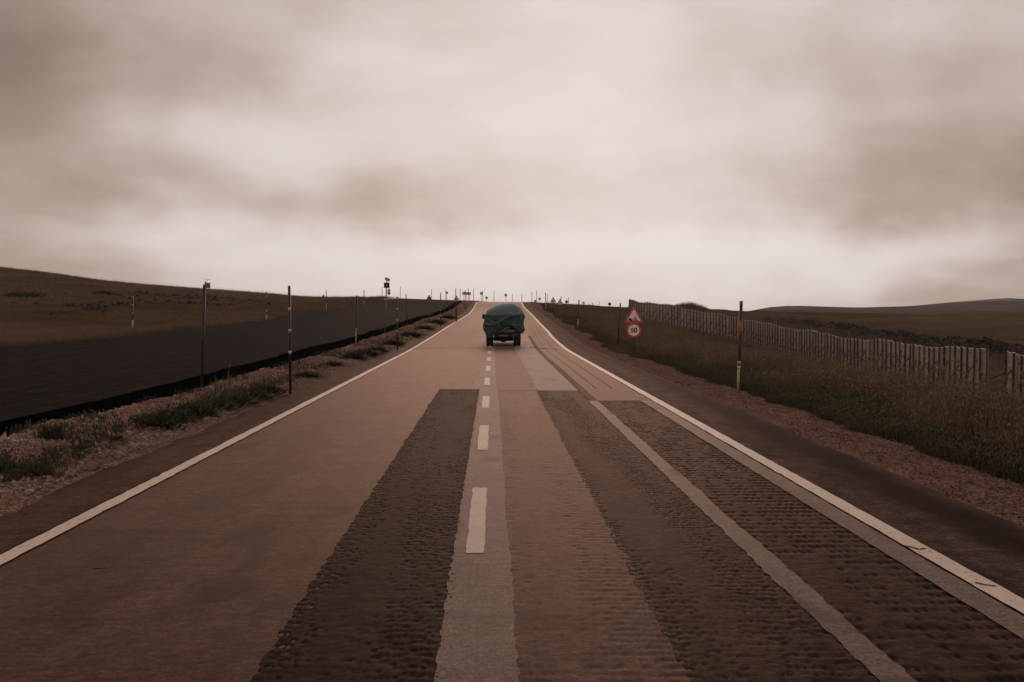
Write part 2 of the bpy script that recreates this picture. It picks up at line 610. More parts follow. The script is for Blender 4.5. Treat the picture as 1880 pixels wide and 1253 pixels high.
M['line'] = paint_mat('worn_white_road_paint', (.58, .46, .38), (.10, .085, .066), .56, .66)
M['dash'] = paint_mat('dusty_white_lane_paint', (.40, .31, .255), (.12, .11, .09), .56, .70)


def ground_mat():
    m, nt, b = nmat('dry_steppe_turf', .95, .0)
    p = pos(nt)
    big = noise_n(nt, p, .045, 5, .6)
    mid = noise_n(nt, p, .35, 6, .7)
    fin = noise_n(nt, p, 3.2, 5, .75)
    c = rampn(nt, big, [(.30, (.040, .034, .016)), (.47, (.075, .050, .023)), (.60, (.110, .066, .032)), (.75, (.060, .046, .024))])
    c = mixc(nt, rampn(nt, mid, [(.45, 0.0), (.70, .65)]), c, (.030, .026, .015))
    c = mixc(nt, rampn(nt, fin, [(.30, .55), (.62, 0.0)]), c, (.030, .022, .013))
    # further out: thin grey-green grass over stony slopes
    sep = nt.nodes.new('ShaderNodeSeparateXYZ')
    nt.links.new(p, sep.inputs[0])
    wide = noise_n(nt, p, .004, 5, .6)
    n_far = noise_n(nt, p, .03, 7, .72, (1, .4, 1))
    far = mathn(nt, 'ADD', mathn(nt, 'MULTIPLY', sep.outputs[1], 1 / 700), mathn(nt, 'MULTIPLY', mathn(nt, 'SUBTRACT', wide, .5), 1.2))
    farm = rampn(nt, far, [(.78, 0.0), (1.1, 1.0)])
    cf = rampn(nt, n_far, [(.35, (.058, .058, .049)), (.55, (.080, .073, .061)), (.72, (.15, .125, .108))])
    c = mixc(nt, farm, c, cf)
    # bare rock scar on the far hill
    dx = mathn(nt, 'DIVIDE', mathn(nt, 'SUBTRACT', sep.outputs[0], 448), 26)
    dy = mathn(nt, 'DIVIDE', mathn(nt, 'SUBTRACT', sep.outputs[1], 930), 110)
    q = mathn(nt, 'ADD', mathn(nt, 'MULTIPLY', dx, dx), mathn(nt, 'MULTIPLY', dy, dy))
    scar = noise_n(nt, p, .11, 6, .75, (1.3, .25, 1))
    sm = mathn(nt, 'SUBTRACT', mathn(nt, 'MULTIPLY', scar, 2.2), mathn(nt, 'ADD', mathn(nt, 'MULTIPLY', q, .5), .42))
    c = mixc(nt, rampn(nt, sm, [(.2, 0.0), (.75, .75)]), c, (.34, .285, .25))
    nt.links.new(c, b.inputs['Base Color'])
    bumpn(nt, b, mathn(nt, 'ADD', mathn(nt, 'MULTIPLY', mid, 2.0), fin), .8, .25)
    return m


M['ground'] = ground_mat()


def gravel_mat(name, a, bcol, dark):
    m, nt, b = nmat(name, .95, .0)
    p = pos(nt)
    v = nt.nodes.new('ShaderNodeTexVoronoi')
    v.inputs['Scale'].default_value = 26
    nt.links.new(p, v.inputs['Vector'])
    mid = noise_n(nt, p, 1.7, 6, .7)
    fin = noise_n(nt, p, 22, 4, .7)
    sepc = nt.nodes.new('ShaderNodeSeparateColor')
    nt.links.new(v.outputs['Color'], sepc.inputs[0])
    c = mixc(nt, rampn(nt, sepc.outputs[0], [(.2, 0.0), (.9, 1.0)]), a, bcol)
    c = mixc(nt, rampn(nt, v.outputs['Distance'], [(.35, 0.0), (.65, .6)]), c, dark)
    c = mixc(nt, rampn(nt, mid, [(.42, 0.0), (.72, .7)]), c, dark)
    nt.links.new(c, b.inputs['Base Color'])
    bumpn(nt, b, mathn(nt, 'SUBTRACT', fin, v.outputs['Distance']), .9, .03)
    return m


M['gravel'] = gravel_mat('pink_crushed_gravel', (.30, .185, .138), (.165, .103, .078), (.05, .032, .026))
M['gravel_r'] = gravel_mat('reddish_shoulder_gravel', (.270, .155, .125), (.170, .100, .080), (.060, .038, .032))


def leaf_mat(name, cols, spec=.08, patch=.12):
    m, nt, b = nmat(name, .8, spec)
    oi = nt.nodes.new('ShaderNodeObjectInfo')
    p = pos(nt)
    n = noise_n(nt, p, patch, 4, .6)
    big = noise_n(nt, p, patch * .22, 5, .65, (1, .5, 1))
    n = mathn(nt, 'ADD', mathn(nt, 'MULTIPLY', n, .6), mathn(nt, 'MULTIPLY', big, .4))
    f = mathn(nt, 'ADD', mathn(nt, 'MULTIPLY', oi.outputs['Random'], .40), mathn(nt, 'MULTIPLY', mathn(nt, 'SUBTRACT', n, .5), 2.9), )
    f = mathn(nt, 'ADD', f, .3, True)
    k = len(cols)
    c = rampn(nt, f, [(i / (k - 1), cols[i]) for i in range(k)])
    nt.links.new(c, b.inputs['Base Color'])
    return m


M['grass'] = leaf_mat('dry_tall_grass', [(.080, .074, .040), (.130, .090, .056), (.190, .122, .078), (.27, .175, .115)])
M['grass_edge'] = leaf_mat('olive_edge_grass', [(.048, .048, .026), (.080, .068, .037), (.135, .098, .056)])
M['weed'] = leaf_mat('dark_green_weed', [(.026, .034, .020), (.042, .046, .026), (.075, .066, .036)], patch=1.0)
M['straw_dark'] = leaf_mat('dull_seed_stalks', [(.09, .06, .035), (.15, .10, .06), (.20, .14, .085)])
M['straw'] = leaf_mat('pale_dry_stalks', [(.14, .10, .055), (.20, .14, .085), (.26, .18, .12)])
M['flower'] = simple('yellow_flower_heads', (.50, .38, .10), .8)
M['flower_w'] = simple('white_flower_heads', (.50, .46, .40), .8)
M['stone'] = leaf_mat('pink_limestone_chips', [(.11, .07, .054), (.21, .135, .104), (.36, .24, .19)], patch=2.0)
M['basalt'] = leaf_mat('dark_basalt_rubble', [(.006, .006, .006), (.011, .010, .010), (.020, .018, .017)], patch=.3)
M['black'] = simple('black_painted_steel', (.020, .014, .014), .5, .4)
M['brown_pole'] = simple('rusty_brown_pole_paint', (.045, .022, .018), .6, .3)
M['red_pole'] = simple('red_pole_paint', (.33, .035, .040), .5, .4)
M['white_pole'] = simple('dirty_white_pole_paint', (.46, .38, .31), .6, .3)
M['cream_pole'] = simple('cream_reflective_band', (.48, .36, .25), .5, .4)
M['yellowish'] = simple('weathered_cream_paint', (.34, .27, .18), .6, .3)
M['steel'] = simple('dull_galvanised_steel', (.13, .115, .105), .55, .5, metal=.3)
M['post_dark'] = simple('dark_sign_post', (.055, .046, .042), .6, .4)
M['sign_back'] = simple('grey_back_of_sign', (.15, .125, .105), .6, .4)
M['sign_white'] = simple('white_sign_sheeting', (.86, .72, .68), .5, .4, .06)
M['sign_red'] = simple('red_sign_border', (.62, .06, .08), .5, .4, .1)
M['sign_dark_red'] = simple('shaded_red_sheeting', (.50, .05, .06), .5, .4, .1)
M['sign_black'] = simple('black_sign_symbol', (.018, .018, .020), .6, .3)
M['solar'] = simple('solar_cell_glass', (.13, .09, .08), .3, .5)
M['dark_box'] = simple('dark_lamp_housing', (.022, .018, .018), .6, .3)
M['grey_box'] = simple('grey_cabinet_paint', (.15, .12, .11), .6, .3)
M['fence_post'] = leaf_mat('tarred_fence_timber', [(.036, .029, .025), (.065, .049, .040), (.105, .078, .062)], patch=.6)
M['brace'] = simple('weathered_brace_timber', (.07, .054, .043), .8, .1)
M['rail'] = simple('rusty_fence_wire', (.055, .036, .028), .7, .3)
M['tyre'] = simple('truck_tyre_rubber', (.012, .012, .013), .85, .2)
M['truck_black'] = simple('grimy_black_chassis', (.012, .013, .014), .7, .3)
M['truck_body'] = simple('dark_blue_green_truck_paint', (.020, .034, .036), .5, .4)
M['sack'] = simple('beige_sacking', (.20, .16, .12), .9, .1, .5, 9)
M['highlight_trim'] = simple('pale_highlight_and_trim', (.22, .23, .21), .9, .1)  # pale tone of the painted tarpaulin fold highlights, hems and lamp frame
M['glass'] = simple('dark_truck_glass', (.02, .025, .03), .15, .6)
M['lamp_red'] = simple('red_lamp_lens', (.05, .01, .01), .3, .5)


def panel_mat():
    m, nt, b = nmat('pale_slatted_windbreak', .8, .15)
    tc = nt.nodes.new('ShaderNodeTexCoord')
    p = tc.outputs['Object']
    oi = nt.nodes.new('ShaderNodeObjectInfo')
    w = nt.nodes.new('ShaderNodeTexWave')
    w.inputs['Scale'].default_value = 2.6
    w.bands_direction = 'X'
    nt.links.new(p, w.inputs['Vector'])
    n = noise_n(nt, p, 3.0, 5, .6, (3, 3, .6))
    f = mathn(nt, 'ADD', mathn(nt, 'MULTIPLY', oi.outputs['Random'], .6), mathn(nt, 'MULTIPLY', n, .5), True)
    c = rampn(nt, f, [(.1, (.25, .21, .175)), (.5, (.35, .295, .245)), (.95, (.43, .36, .30))])
    c = mixc(nt, rampn(nt, w.outputs['Fac'], [(.0, .35), (.3, 0.0)]), c, (.10, .075, .058))
    nt.links.new(c, b.inputs['Base Color'])
    return m


M['panel'] = panel_mat()


def tarp_mat():
    m, nt, b = nmat('dark_green_tarpaulin', .55, .4)
    p = pos(nt, True)
    n = noise_n(nt, p, 2.5, 6, .6)
    n2 = noise_n(nt, p, 7, 5, .6, (1, 1, 2.5))
    c = rampn(nt, n, [(.3, (.016, .046, .050)), (.6, (.028, .070, .074)), (.8, (.050, .100, .102))])
    nt.links.new(c, b.inputs['Base Color'])
    bumpn(nt, b, n2, .5, .08)
    return m


M['tarp'] = tarp_mat()

# ------------------------------------------------------------------ ground
def build_ground():
    xs = list(np.arange(-30, 60.01, .5))
    d = .5
    while xs[-1] < 2600:
        d = min(d * 1.06, 30); xs.append(xs[-1] + d)
    d = .5
    while xs[0] > -1500:
        d = min(d * 1.06, 30); xs.insert(0, xs[0] - d)
    xs = np.array(xs)
    ys = ysteps(-30, 3200, .6, .011, 14)
    X, Y = np.meshgrid(xs, ys)
    Z = H(X, Y)
    c = cx(Y)
    low = ((X > c - 8.0) & (X < c + 6.6)) | ((X > XLf(Y) - .1) & (X < XLn(Y) + 1.7))
    Z = Z - np.where(low, .16, 0) * (Y < 420)
    me = np_mesh('ground', np.stack([X, Y, Z], -1).reshape(-1, 3), grid_faces(len(ys), len(xs)), M['ground'])
    o = link(bpy.data.objects.new('ground', me))
    tag(o, kind='structure')


build_ground()

# ------------------------------------------------------------------ the main road
yr = ysteps(-8, 260, .12, .008, 2)
cxf = lambda k: (lambda Y: cx(Y) + k)


def wear_and_vignette(X, Y, t):
    u = X - cx(Y)
    dz, A = const_wear(X, Y, t)
    # rubber and oil left in the wheel paths of the left lane, plus vignette darkening painted along its outer side
    tr = np.exp(-((u + 3.05) / .34)**2) * .30 + np.exp(-((u + 1.75) / .25)**2) * .12 + np.exp(-((u + 3.75) / .22)**2) * .35
    A['wear_and_shade'] = np.clip(A['wear_and_shade'] + tr * (.75 + .9 * fbm(u * 1.5, Y * .18, 4, 6)), 0, .75)
    return dz - .022 * ((u > -1.12) & (u < 3.30) & (Y < 21.4)) - .022 * ((u > -1.12) & (u < 2.0) & (Y >= 21.4) & (Y < 24.5)), A


def const_wear(X, Y, t):
    # cracks and scuffs, only colour
    w = np.clip((fbm(X * 3.1, Y * .9, 5, 3) - .28) * 3, 0, .6)
    return X * 0, {'wear_and_shade': w}


def jag_big(Y, s):
    return .05 * fbm(Y * .8, Y * 0 + s * 5, 3, 61 + s) * (1 + 0 * Y)


road = ribbon('road', M['road'], cxf(-4.87), cxf(4.95), yr, 81, 0.0, zfun=wear_and_vignette, jag=jag_big)
tag(road, kind='structure')


def jag_teeth(amp):
    def f(Y, s):
        k = np.floor(Y / .125 + s * .4)
        return amp * .7 * (hash2(k, k * 0 + s, 7) - .5) * 2 + amp * .9 * fbm(Y * 1.5, Y * 0 + s, 2, 71)
    return f


def jag_soft(a=.012):
    return lambda Y, s: a * fbm(Y * 5, Y * 0 + s, 3, 81)


def pits(depth, sx, sy, edge=.6, base=.35, k=0, slant=.0, track=1.0, wear_shade_gain=1.0, jit=.35, wide=1.0):
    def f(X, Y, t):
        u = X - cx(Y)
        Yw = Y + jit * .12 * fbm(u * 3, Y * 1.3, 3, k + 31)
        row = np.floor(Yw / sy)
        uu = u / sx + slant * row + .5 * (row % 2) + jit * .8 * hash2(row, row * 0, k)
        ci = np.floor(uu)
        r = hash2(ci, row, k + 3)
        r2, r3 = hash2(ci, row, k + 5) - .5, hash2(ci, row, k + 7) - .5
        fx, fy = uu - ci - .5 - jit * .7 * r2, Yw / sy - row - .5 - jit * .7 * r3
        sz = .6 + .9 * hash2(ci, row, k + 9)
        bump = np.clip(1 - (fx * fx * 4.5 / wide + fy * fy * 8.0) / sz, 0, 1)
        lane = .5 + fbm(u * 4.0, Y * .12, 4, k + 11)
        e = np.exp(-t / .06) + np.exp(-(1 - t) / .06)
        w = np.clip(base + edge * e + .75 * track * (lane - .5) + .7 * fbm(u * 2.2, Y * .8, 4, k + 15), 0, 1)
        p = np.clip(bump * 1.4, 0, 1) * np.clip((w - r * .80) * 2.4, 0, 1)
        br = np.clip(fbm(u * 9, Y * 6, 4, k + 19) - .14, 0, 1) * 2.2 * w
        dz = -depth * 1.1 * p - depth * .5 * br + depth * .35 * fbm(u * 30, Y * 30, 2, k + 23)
        return dz, {'wear_and_shade': np.clip((p * 1.15 + br * 1.1) * wear_shade_gain, 0, 1)}  # pits coloured darker to deepen their shade, along with broken-out spots
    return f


def strip(name, mat, u0, u1, y0, y1, nx, d0, off, zf=None, jag=None, label=None, grow=.0):
    ys = ysteps(y0, y1, d0, grow, 2)
    o = ribbon(name, M[mat], cxf(u0), cxf(u1), ys, nx, off, road, zf or const_wear, jag)
    o['label'] = label or name
    return o


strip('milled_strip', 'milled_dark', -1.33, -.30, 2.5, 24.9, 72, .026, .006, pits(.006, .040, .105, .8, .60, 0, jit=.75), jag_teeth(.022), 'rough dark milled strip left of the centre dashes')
strip('surface_strip', 'pale', -.325, .14, 2.5, 24.9, 12, .04, .006, None, jag_teeth(.013), 'pale strip under the centre dashes')
strip('surface_strip', 'pale', -.60, .10, 24.9, 68, 10, .15, .006, None, lambda Y, s: (.10 + .22 * np.clip((Y - 24.9) / 12, 0, 2)) * (1 - s) * .9 + .09 * fbm(Y * .9, Y * 0, 3, 91) * (1 - s),
      'faint pale strip under the far centre dashes')
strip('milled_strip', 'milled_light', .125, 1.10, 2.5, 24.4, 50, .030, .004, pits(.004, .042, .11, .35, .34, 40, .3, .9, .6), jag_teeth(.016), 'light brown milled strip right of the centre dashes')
strip('milled_strip', 'milled_light', .10, 1.10, 24.4, 150, 16, .15, .008, None, jag_soft(), 'far light brown milled strip in the right lane', .006)
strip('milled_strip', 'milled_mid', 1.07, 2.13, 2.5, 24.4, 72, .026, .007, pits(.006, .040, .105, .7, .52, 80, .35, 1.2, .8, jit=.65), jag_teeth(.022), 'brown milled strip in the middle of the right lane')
strip('surface_strip', 'pale', 1.10, 2.10, 24.4, 66, 10, .15, .010, None, jag_soft(.02), 'smooth pale patch behind the truck')
strip('surface_strip', 'milled_light', 1.10, 2.15, 66, 168, 8, .5, .009, None, jag_soft(.02), 'brown strip ahead of the truck', .006)
strip('surface_strip', 'pale', 2.10, 2.30, 2.5, 21.7, 5, .035, .012, None, jag_teeth(.014), 'thin pale ridge between two milled strips')
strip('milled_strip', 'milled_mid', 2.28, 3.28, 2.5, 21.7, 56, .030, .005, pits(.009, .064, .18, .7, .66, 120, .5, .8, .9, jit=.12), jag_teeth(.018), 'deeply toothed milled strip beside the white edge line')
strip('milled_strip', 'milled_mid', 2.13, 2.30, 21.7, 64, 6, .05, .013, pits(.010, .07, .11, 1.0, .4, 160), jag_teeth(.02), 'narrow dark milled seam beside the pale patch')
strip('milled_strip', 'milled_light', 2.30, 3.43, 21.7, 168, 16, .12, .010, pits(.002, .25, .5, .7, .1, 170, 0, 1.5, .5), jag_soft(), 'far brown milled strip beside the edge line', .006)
strip('surface_strip', 'pale', 3.25, 3.49, 2.5, 21.7, 5, .06, .012, None, jag_soft(.012), 'pale strip along the edge line')
for uu, w_ in ((2.62, .012), (3.02, .016)):
    strip('tyre_track', 'milled_mid', uu - w_, uu + w_, 25, 150, 3, .3, .016, None, lambda Y, s: .05 * fbm(Y * .06, Y * 0, 2, 95), 'thin dark tyre line along the milled lane', .006)
# shoulder of the right side
strip('shoulder_strip', 'shoulder', 3.72, 4.96, -8, 172, 14, .1, .006, lambda X, Y, t: (X * 0, {'wear_and_shade': np.clip(.75 * np.exp(-((t - .72 - .2 * fbm(Y * .1, Y * 0, 2, 4)) / .24)**2) + .5 * fbm(X * 2.5, Y * .35, 4, 8), 0, .85)}),
      jag_big, 'dark stained right shoulder', .006)
strip('shoulder_strip', 'shoulder_left', -4.86, -4.05, -8, 172, 10, .1, .006, lambda X, Y, t: (X * 0, {'wear_and_shade': np.clip(.35 * (1 - t) + .5 * fbm(X * 2.5, Y * .3, 4, 9), 0, .7)}),
      jag_big, 'dark left shoulder', .006)

# painted lines
strip('edge_line', 'line', -4.02, -3.86, -6, 205, 3, .06, .016, None, jag_soft(.016), 'worn white edge line on the left', .004)
strip('edge_line', 'line', 3.51, 3.69, -6, 205, 3, .06, .018, None, jag_soft(.012), 'white edge line on the right', .004)
for k in range(28):
    y0 = 8.18 + 6.0 * k
    w0 = -.05 if k == 0 else 0
    o = strip('lane_dash', 'dash', -.22, -.065, y0, y0 + (3.0 if k < 2 else 2.7), 3, .05, .0105, None, jag_soft(.014), 'worn centre dash')
    if 'label' in o: del o['label']

# crack lines across
mbk = MB()


def crack(pts, w=.02):
    for (a, b) in zip(pts[:-1], pts[1:]):
        a, b = Vector(a), Vector(b)
        n = Vector((-(b - a).y, (b - a).x)).normalized() * w / 2
        vs = []
        for p in (a - n, b - n, b + n, a + n):
            vs.append((p.x, p.y, H1(p.x, p.y) + .024))
        mbk.add(vs, [(0, 1, 2, 3)])


def cpx(px, py):
    Y = F_PX * 2 / (py - 566)
    return (F_PX and (px - 904) / F_PX * Y, Y)


for line in ([(1672, 1005), (1690, 1009), (1700, 1012), (1712, 1010)], [(1805, 1074), (1825, 1079), (1845, 1081)],
             [(170, 1043), (185, 1042), (196, 1041)], [(0, 893), (9, 892)]):
    crack([cpx(*p) for p in line], .022)
crack([(-4, 49.5), (-2, 49.8), (0.5, 49.6), (2.1, 49.9)], .12)
crack([(1.9, 50.6), (2.6, 49.0), (3.3, 48.1)], .10)
o = mbk.build('crack', M['tar'], road)

# ------------------------------------------------------------------ the new road on the left
yl = ysteps(-8, 330, .5, .01, 3)
new_road = ribbon('new_road', M['new_road'], XLf, lambda Y: XLn(Y) + .1, yl, 25, .02, jag=lambda Y, s: .06 * fbm(Y * .5, Y * 0 + s, 3, 33))
tag(new_road, kind='structure')
o = ribbon('bitumen_edge', M['tar'], XLn, lambda Y: XLn(Y) + 2.1, yl, 8, .035, new_road,
           zfun=lambda X, Y, t: (-.10 * sst(t, .15, .6), {}), jag=lambda Y, s: (.30 * fbm(Y * .16, Y * 0 + s, 4, 35) + .10 * fbm(Y * 1.6, Y * 0, 2, 36)) * (1 - s))
o['label'] = 'pitch black unfinished edge of the fresh road'
YE = ysteps(178, 232, 1, 0, 2)
ribbon('edge_line', M['line'], lambda Y: -19.5 + (Y - 178) * .035 + 0 * Y, lambda Y: -19.05 + (Y - 178) * .035, YE, 2, .05, new_road)

# ------------------------------------------------------------------ gravel verges
def verge_z(X, Y, t):
    e = sst(t, 0, .12) * sst(1 - t, 0, .16)
    dz = e * (.10 * fbm(X * 1.1, Y * .8, 4, 51) + .055 * fbm(X * 5, Y * 5, 3, 55) + .03) + .02
    return dz - .10 * (1 - sst(t, 0, .1)) - .05 * (1 - sst(1 - t, 0, .10)), {}


yv = ysteps(4, 235, .07, .007, 2)
verge = ribbon('gravel_verge', M['gravel'], lambda Y: np.minimum(XLn(Y) + 1.25, cx(Y) - 5.3), cxf(-4.62), yv, 48, .0, zfun=verge_z,
               jag=lambda Y, s: (.45 if s == 0 else .18) * fbm(Y * .8, Y * 0 + s, 4, 53))
tag(verge, kind='structure')


def verge_rz(X, Y, t):
    dz = .03 * fbm(X * 1.3, Y, 4, 57) + .012 * fbm(X * 9, Y * 9, 3, 59) + .02
    return dz - .055 * (1 - sst(t, 0, .25)) - .08 * (sst(t, .85, 1)), {}


yv2 = ysteps(2, 200, .07, .007, 2)
verge_r = ribbon('gravel_shoulder', M['gravel_r'], cxf(4.75), cxf(6.75), yv2, 24, .012, zfun=verge_rz,
                 jag=lambda Y, s: (.12 if s == 0 else .25) * fbm(Y * .8, Y * 0 + s, 4, 63))
tag(verge_r, kind='structure')

# ------------------------------------------------------------------ scattered growth and stones (geometry-node instances, all "stuff")
def blades(n, h, spread, lean, w, seedk, heads=False, curl=.3):
    rg = random.Random(seedk)
    mb = MB()
    for i in range(n):
        a = rg.uniform(0, 6.283); r = spread * math.sqrt(rg.random())
        bx, by = math.cos(a) * r, math.sin(a) * r
        hh = h * rg.uniform(.45, 1.1)
        la = rg.uniform(0, 6.283); ln = lean * rg.uniform(.2, 1) * hh
        dx, dy = math.cos(la) * ln, math.sin(la) * ln
        ww = w * rg.uniform(.6, 1.2)
        pa = rg.uniform(0, 3.1416)
        sx, sy = math.cos(pa) * ww / 2, math.sin(pa) * ww / 2
        m1 = (bx + dx * .35, by + dy * .35, hh * .55)
        tp = (bx + dx, by + dy, hh * (1 - curl * lean))
        mb.add([(bx - sx, by - sy, -.03), (bx + sx, by + sy, -.03), (m1[0] + sx * .8, m1[1] + sy * .8, m1[2]), (m1[0] - sx * .8, m1[1] - sy * .8, m1[2]), tp],
               [(0, 1, 2, 3), (3, 2, 4)])
        if heads and rg.random() < .35:
            s = ww * 1.6
            mb.add([(tp[0] - s, tp[1], tp[2]), (tp[0], tp[1] - s, tp[2]), (tp[0] + s, tp[1], tp[2]), (tp[0], tp[1] + s, tp[2]), (tp[0], tp[1], tp[2] + s * 2.5), (tp[0], tp[1], tp[2] - s * 2)],
                   [(0, 1, 4), (1, 2, 4), (2, 3, 4), (3, 0, 4), (1, 0, 5), (2, 1, 5), (3, 2, 5), (0, 3, 5)])
    return mb


def rockmb(seedk, r=1.0, sub=1):
    rg = random.Random(seedk)
    vs = [(1, 0, 0), (-1, 0, 0), (0, 1, 0), (0, -1, 0), (0, 0, .8), (0, 0, -.8)]
    fs = [(0, 2, 4), (2, 1, 4), (1, 3, 4), (3, 0, 4), (2, 0, 5), (1, 2, 5), (3, 1, 5), (0, 3, 5)]
    vs = [Vector(v) for v in vs]
    for _ in range(sub):
        nf, cache = [], {}

        def mid(a, b):
            k = (min(a, b), max(a, b))
            if k not in cache:
                vs.append(((vs[a] + vs[b]) / 2).normalized() * .95)
                cache[k] = len(vs) - 1
            return cache[k]
        for a, b, c in fs:
            ab, bc, ca = mid(a, b), mid(b, c), mid(c, a)
            nf += [(a, ab, ca), (ab, b, bc), (ca, bc, c), (ab, bc, ca)]
        fs = nf
    vs = [Vector((v.x * rg.uniform(.7, 1.2), v.y * rg.uniform(.7, 1.15), v.z * rg.uniform(.5, 1.0))) * r for v in vs]
    return MB().add(vs, fs)


def scatter(name, pts, scales, variants, tilt=.12):
    src = bpy.data.collections.new(name + '_kinds')
    for i, (mb, mat) in enumerate(variants):
        src.objects.link(bpy.data.objects.new(name + '_kind', mb.mesh(name + '_kind', mat)))
    me = bpy.data.meshes.new(name)
    me.vertices.add(len(pts))
    me.vertices.foreach_set('co', np.asarray(pts, np.float32).ravel())
    a = me.attributes.new('sc', 'FLOAT', 'POINT')
    a.data.foreach_set('value', np.asarray(scales, np.float32))
    me.update()
    o = link(bpy.data.objects.new(name, me))
    ng = bpy.data.node_groups.new(name + '_scatter', 'GeometryNodeTree')
    ng.interface.new_socket('Geometry', in_out='INPUT', socket_type='NodeSocketGeometry')
    ng.interface.new_socket('Geometry', in_out='OUTPUT', socket_type='NodeSocketGeometry')
    N, L = ng.nodes, ng.links
    gi, go = N.new('NodeGroupInput'), N.new('NodeGroupOutput')
    ci = N.new('GeometryNodeCollectionInfo')
    ci.inputs['Collection'].default_value = src
    ci.inputs['Separate Children'].default_value = True
    ci.inputs['Reset Children'].default_value = True
    ip = N.new('GeometryNodeInstanceOnPoints')
    ip.inputs['Pick Instance'].default_value = True
    rv = N.new('FunctionNodeRandomValue')
    rv.data_type = 'FLOAT_VECTOR'
    rv.inputs[0].default_value = (-tilt, -tilt, 0)
    rv.inputs[1].default_value = (tilt, tilt, 6.283)
    na = N.new('GeometryNodeInputNamedAttribute')
    na.data_type = 'FLOAT'
    na.inputs['Name'].default_value = 'sc'
    L.new(gi.outputs[0], ip.inputs['Points'])
    L.new(ci.outputs[0], ip.inputs['Instance'])
    L.new(rv.outputs[0], ip.inputs['Rotation'])
    L.new(na.outputs[0], ip.inputs['Scale'])
    L.new(ip.outputs[0], go.inputs[0])
    md = o.modifiers.new('scatter', 'NODES')
    md.node_group = ng
    return o


def sample(n, y0, y1, power=1.0, x_lo=-.62, x_hi=.66):
    """points of the ground, denser nearer (as a wedge spreading from the road's start)"""
    t = RNG.random(n)
    Y = y0 * (y1 / y0)**t
    X = (x_lo + (x_hi - x_lo) * RNG.random(n)) * (Y + 3)
    return X, Y


def with_z(X, Y):
    return np.stack([X, Y, H(X, Y)], 1)


GV = [(blades(24, .56, .24, .38, .014, i, heads=(i % 2 == 0)), M['grass']) for i in range(5)] + [(blades(9, .92, .22, .25, .010, 17, heads=True), M['straw_dark'])] + [(blades(12, .80, .20, .30, .010, 15, heads=True), M['straw_dark'])]
GE = [(blades(26, .30, .18, .50, .012, 20 + i, heads=(i == 1)), M['grass_edge']) for i in range(3)]
VG = [(blades(16, .26, .12, .5, .010, 33 + i, heads=True), M['weed']) for i in range(2)]
FL = [(blades(30, .16, .16, .5, .010, 30), M['straw'])]
# the field on the right, up to the fence
X, Y = sample(230000, 9, 165, x_lo=.05, x_hi=.66)
c = cx(Y)
k = (X > c + 6.25 + .9 * fbm(Y * .5, Y * 0, 3, 77)) & (X < XF(Y) + 2.0)
X, Y = X[k], Y[k]
u = X - cx(Y)
dens = .40 + .60 * sst(fbm(X * .35, Y * .25, 4, 13), -.25, .2)
k = RNG.random(len(X)) < dens
X, Y, u = X[k], Y[k], u[k]
sc = (.60 + .95 * RNG.random(len(X))**1.7) * (.62 + .38 * sst(u, 6.5, 9.5)) * (1 + .3 * sst(Y, 60, 130)) * (1 - .62 * sst(X - XF(Y), -13, -7))
edge = (u + 1.3 * RNG.random(len(u)) < 8.6 + 2.2 * fbm(X * .35, Y * .3, 3, 14)) | (fbm(X * .25, Y * .2, 3, 17) + .15 * RNG.random(len(u)) > .36)
f1 = scatter('field_grass', with_z(X[~edge], Y[~edge]), sc[~edge], GV)
tag(f1, 'tall brown dry grass filling the field in front of the windbreak fence', 'grass', kind='stuff')
f2 = scatter('verge_grass', with_z(X[edge], Y[edge]), sc[edge] * 1.1, GE)
tag(f2, 'low olive green grass along the foot of the right hand shoulder', 'grass', kind='stuff')
# beyond the fence and on the left hill
X, Y = sample(120000, 40, 420, x_lo=.17, x_hi=.62)
k = (X > XF(Y) + 1.5)
X, Y = X[k], Y[k]
f3 = scatter('far_grass', with_z(X, Y), (.5 + .5 * RNG.random(len(X))) * (.9 + .6 * sst(Y, 100, 300)), GV)
tag(f3, 'brown steppe grass on the open land beyond the windbreak fence', 'grass', kind='stuff')
X, Y = sample(130000, 25, 262, x_lo=-.62, x_hi=-.09)
k = (X < XLf(Y) - .35)
X, Y = X[k], Y[k]
f4 = scatter('hill_grass', with_z(X, Y), (.45 + .45 * RNG.random(len(X))) * (.8 + .5 * sst(Y, 90, 240)), GV)
tag(f4, 'short brown grass covering the hillside left of the dark road', 'grass', kind='stuff')
# flowers
X, Y = sample(700, 11, 70, x_lo=.18, x_hi=.62)
k = (X > cx(Y) + 7.4) & (X < XF(Y)) & (fbm(X * .3, Y * .3, 3, 23) > -.05)
X, Y = X[k], Y[k]
fh = [(blades(3, .46, .05, .25, .006, 40 + i), M['straw']) for i in range(2)]
fw = []
for i, mt in enumerate(('flower', 'flower_w')):
    mb = rockmb(50 + i, .016, 0)
    mb.v = [(a, b, c_ + .46) for a, b, c_ in mb.v]
    fw.append((mb, M[mt]))
o = scatter('wild_flowers', with_z(X, Y), .8 + .5 * RNG.random(len(X)), fh + fw, .2)
tag(o, 'tiny yellow and white flower heads dotted through the field grass', 'flowers', kind='stuff')

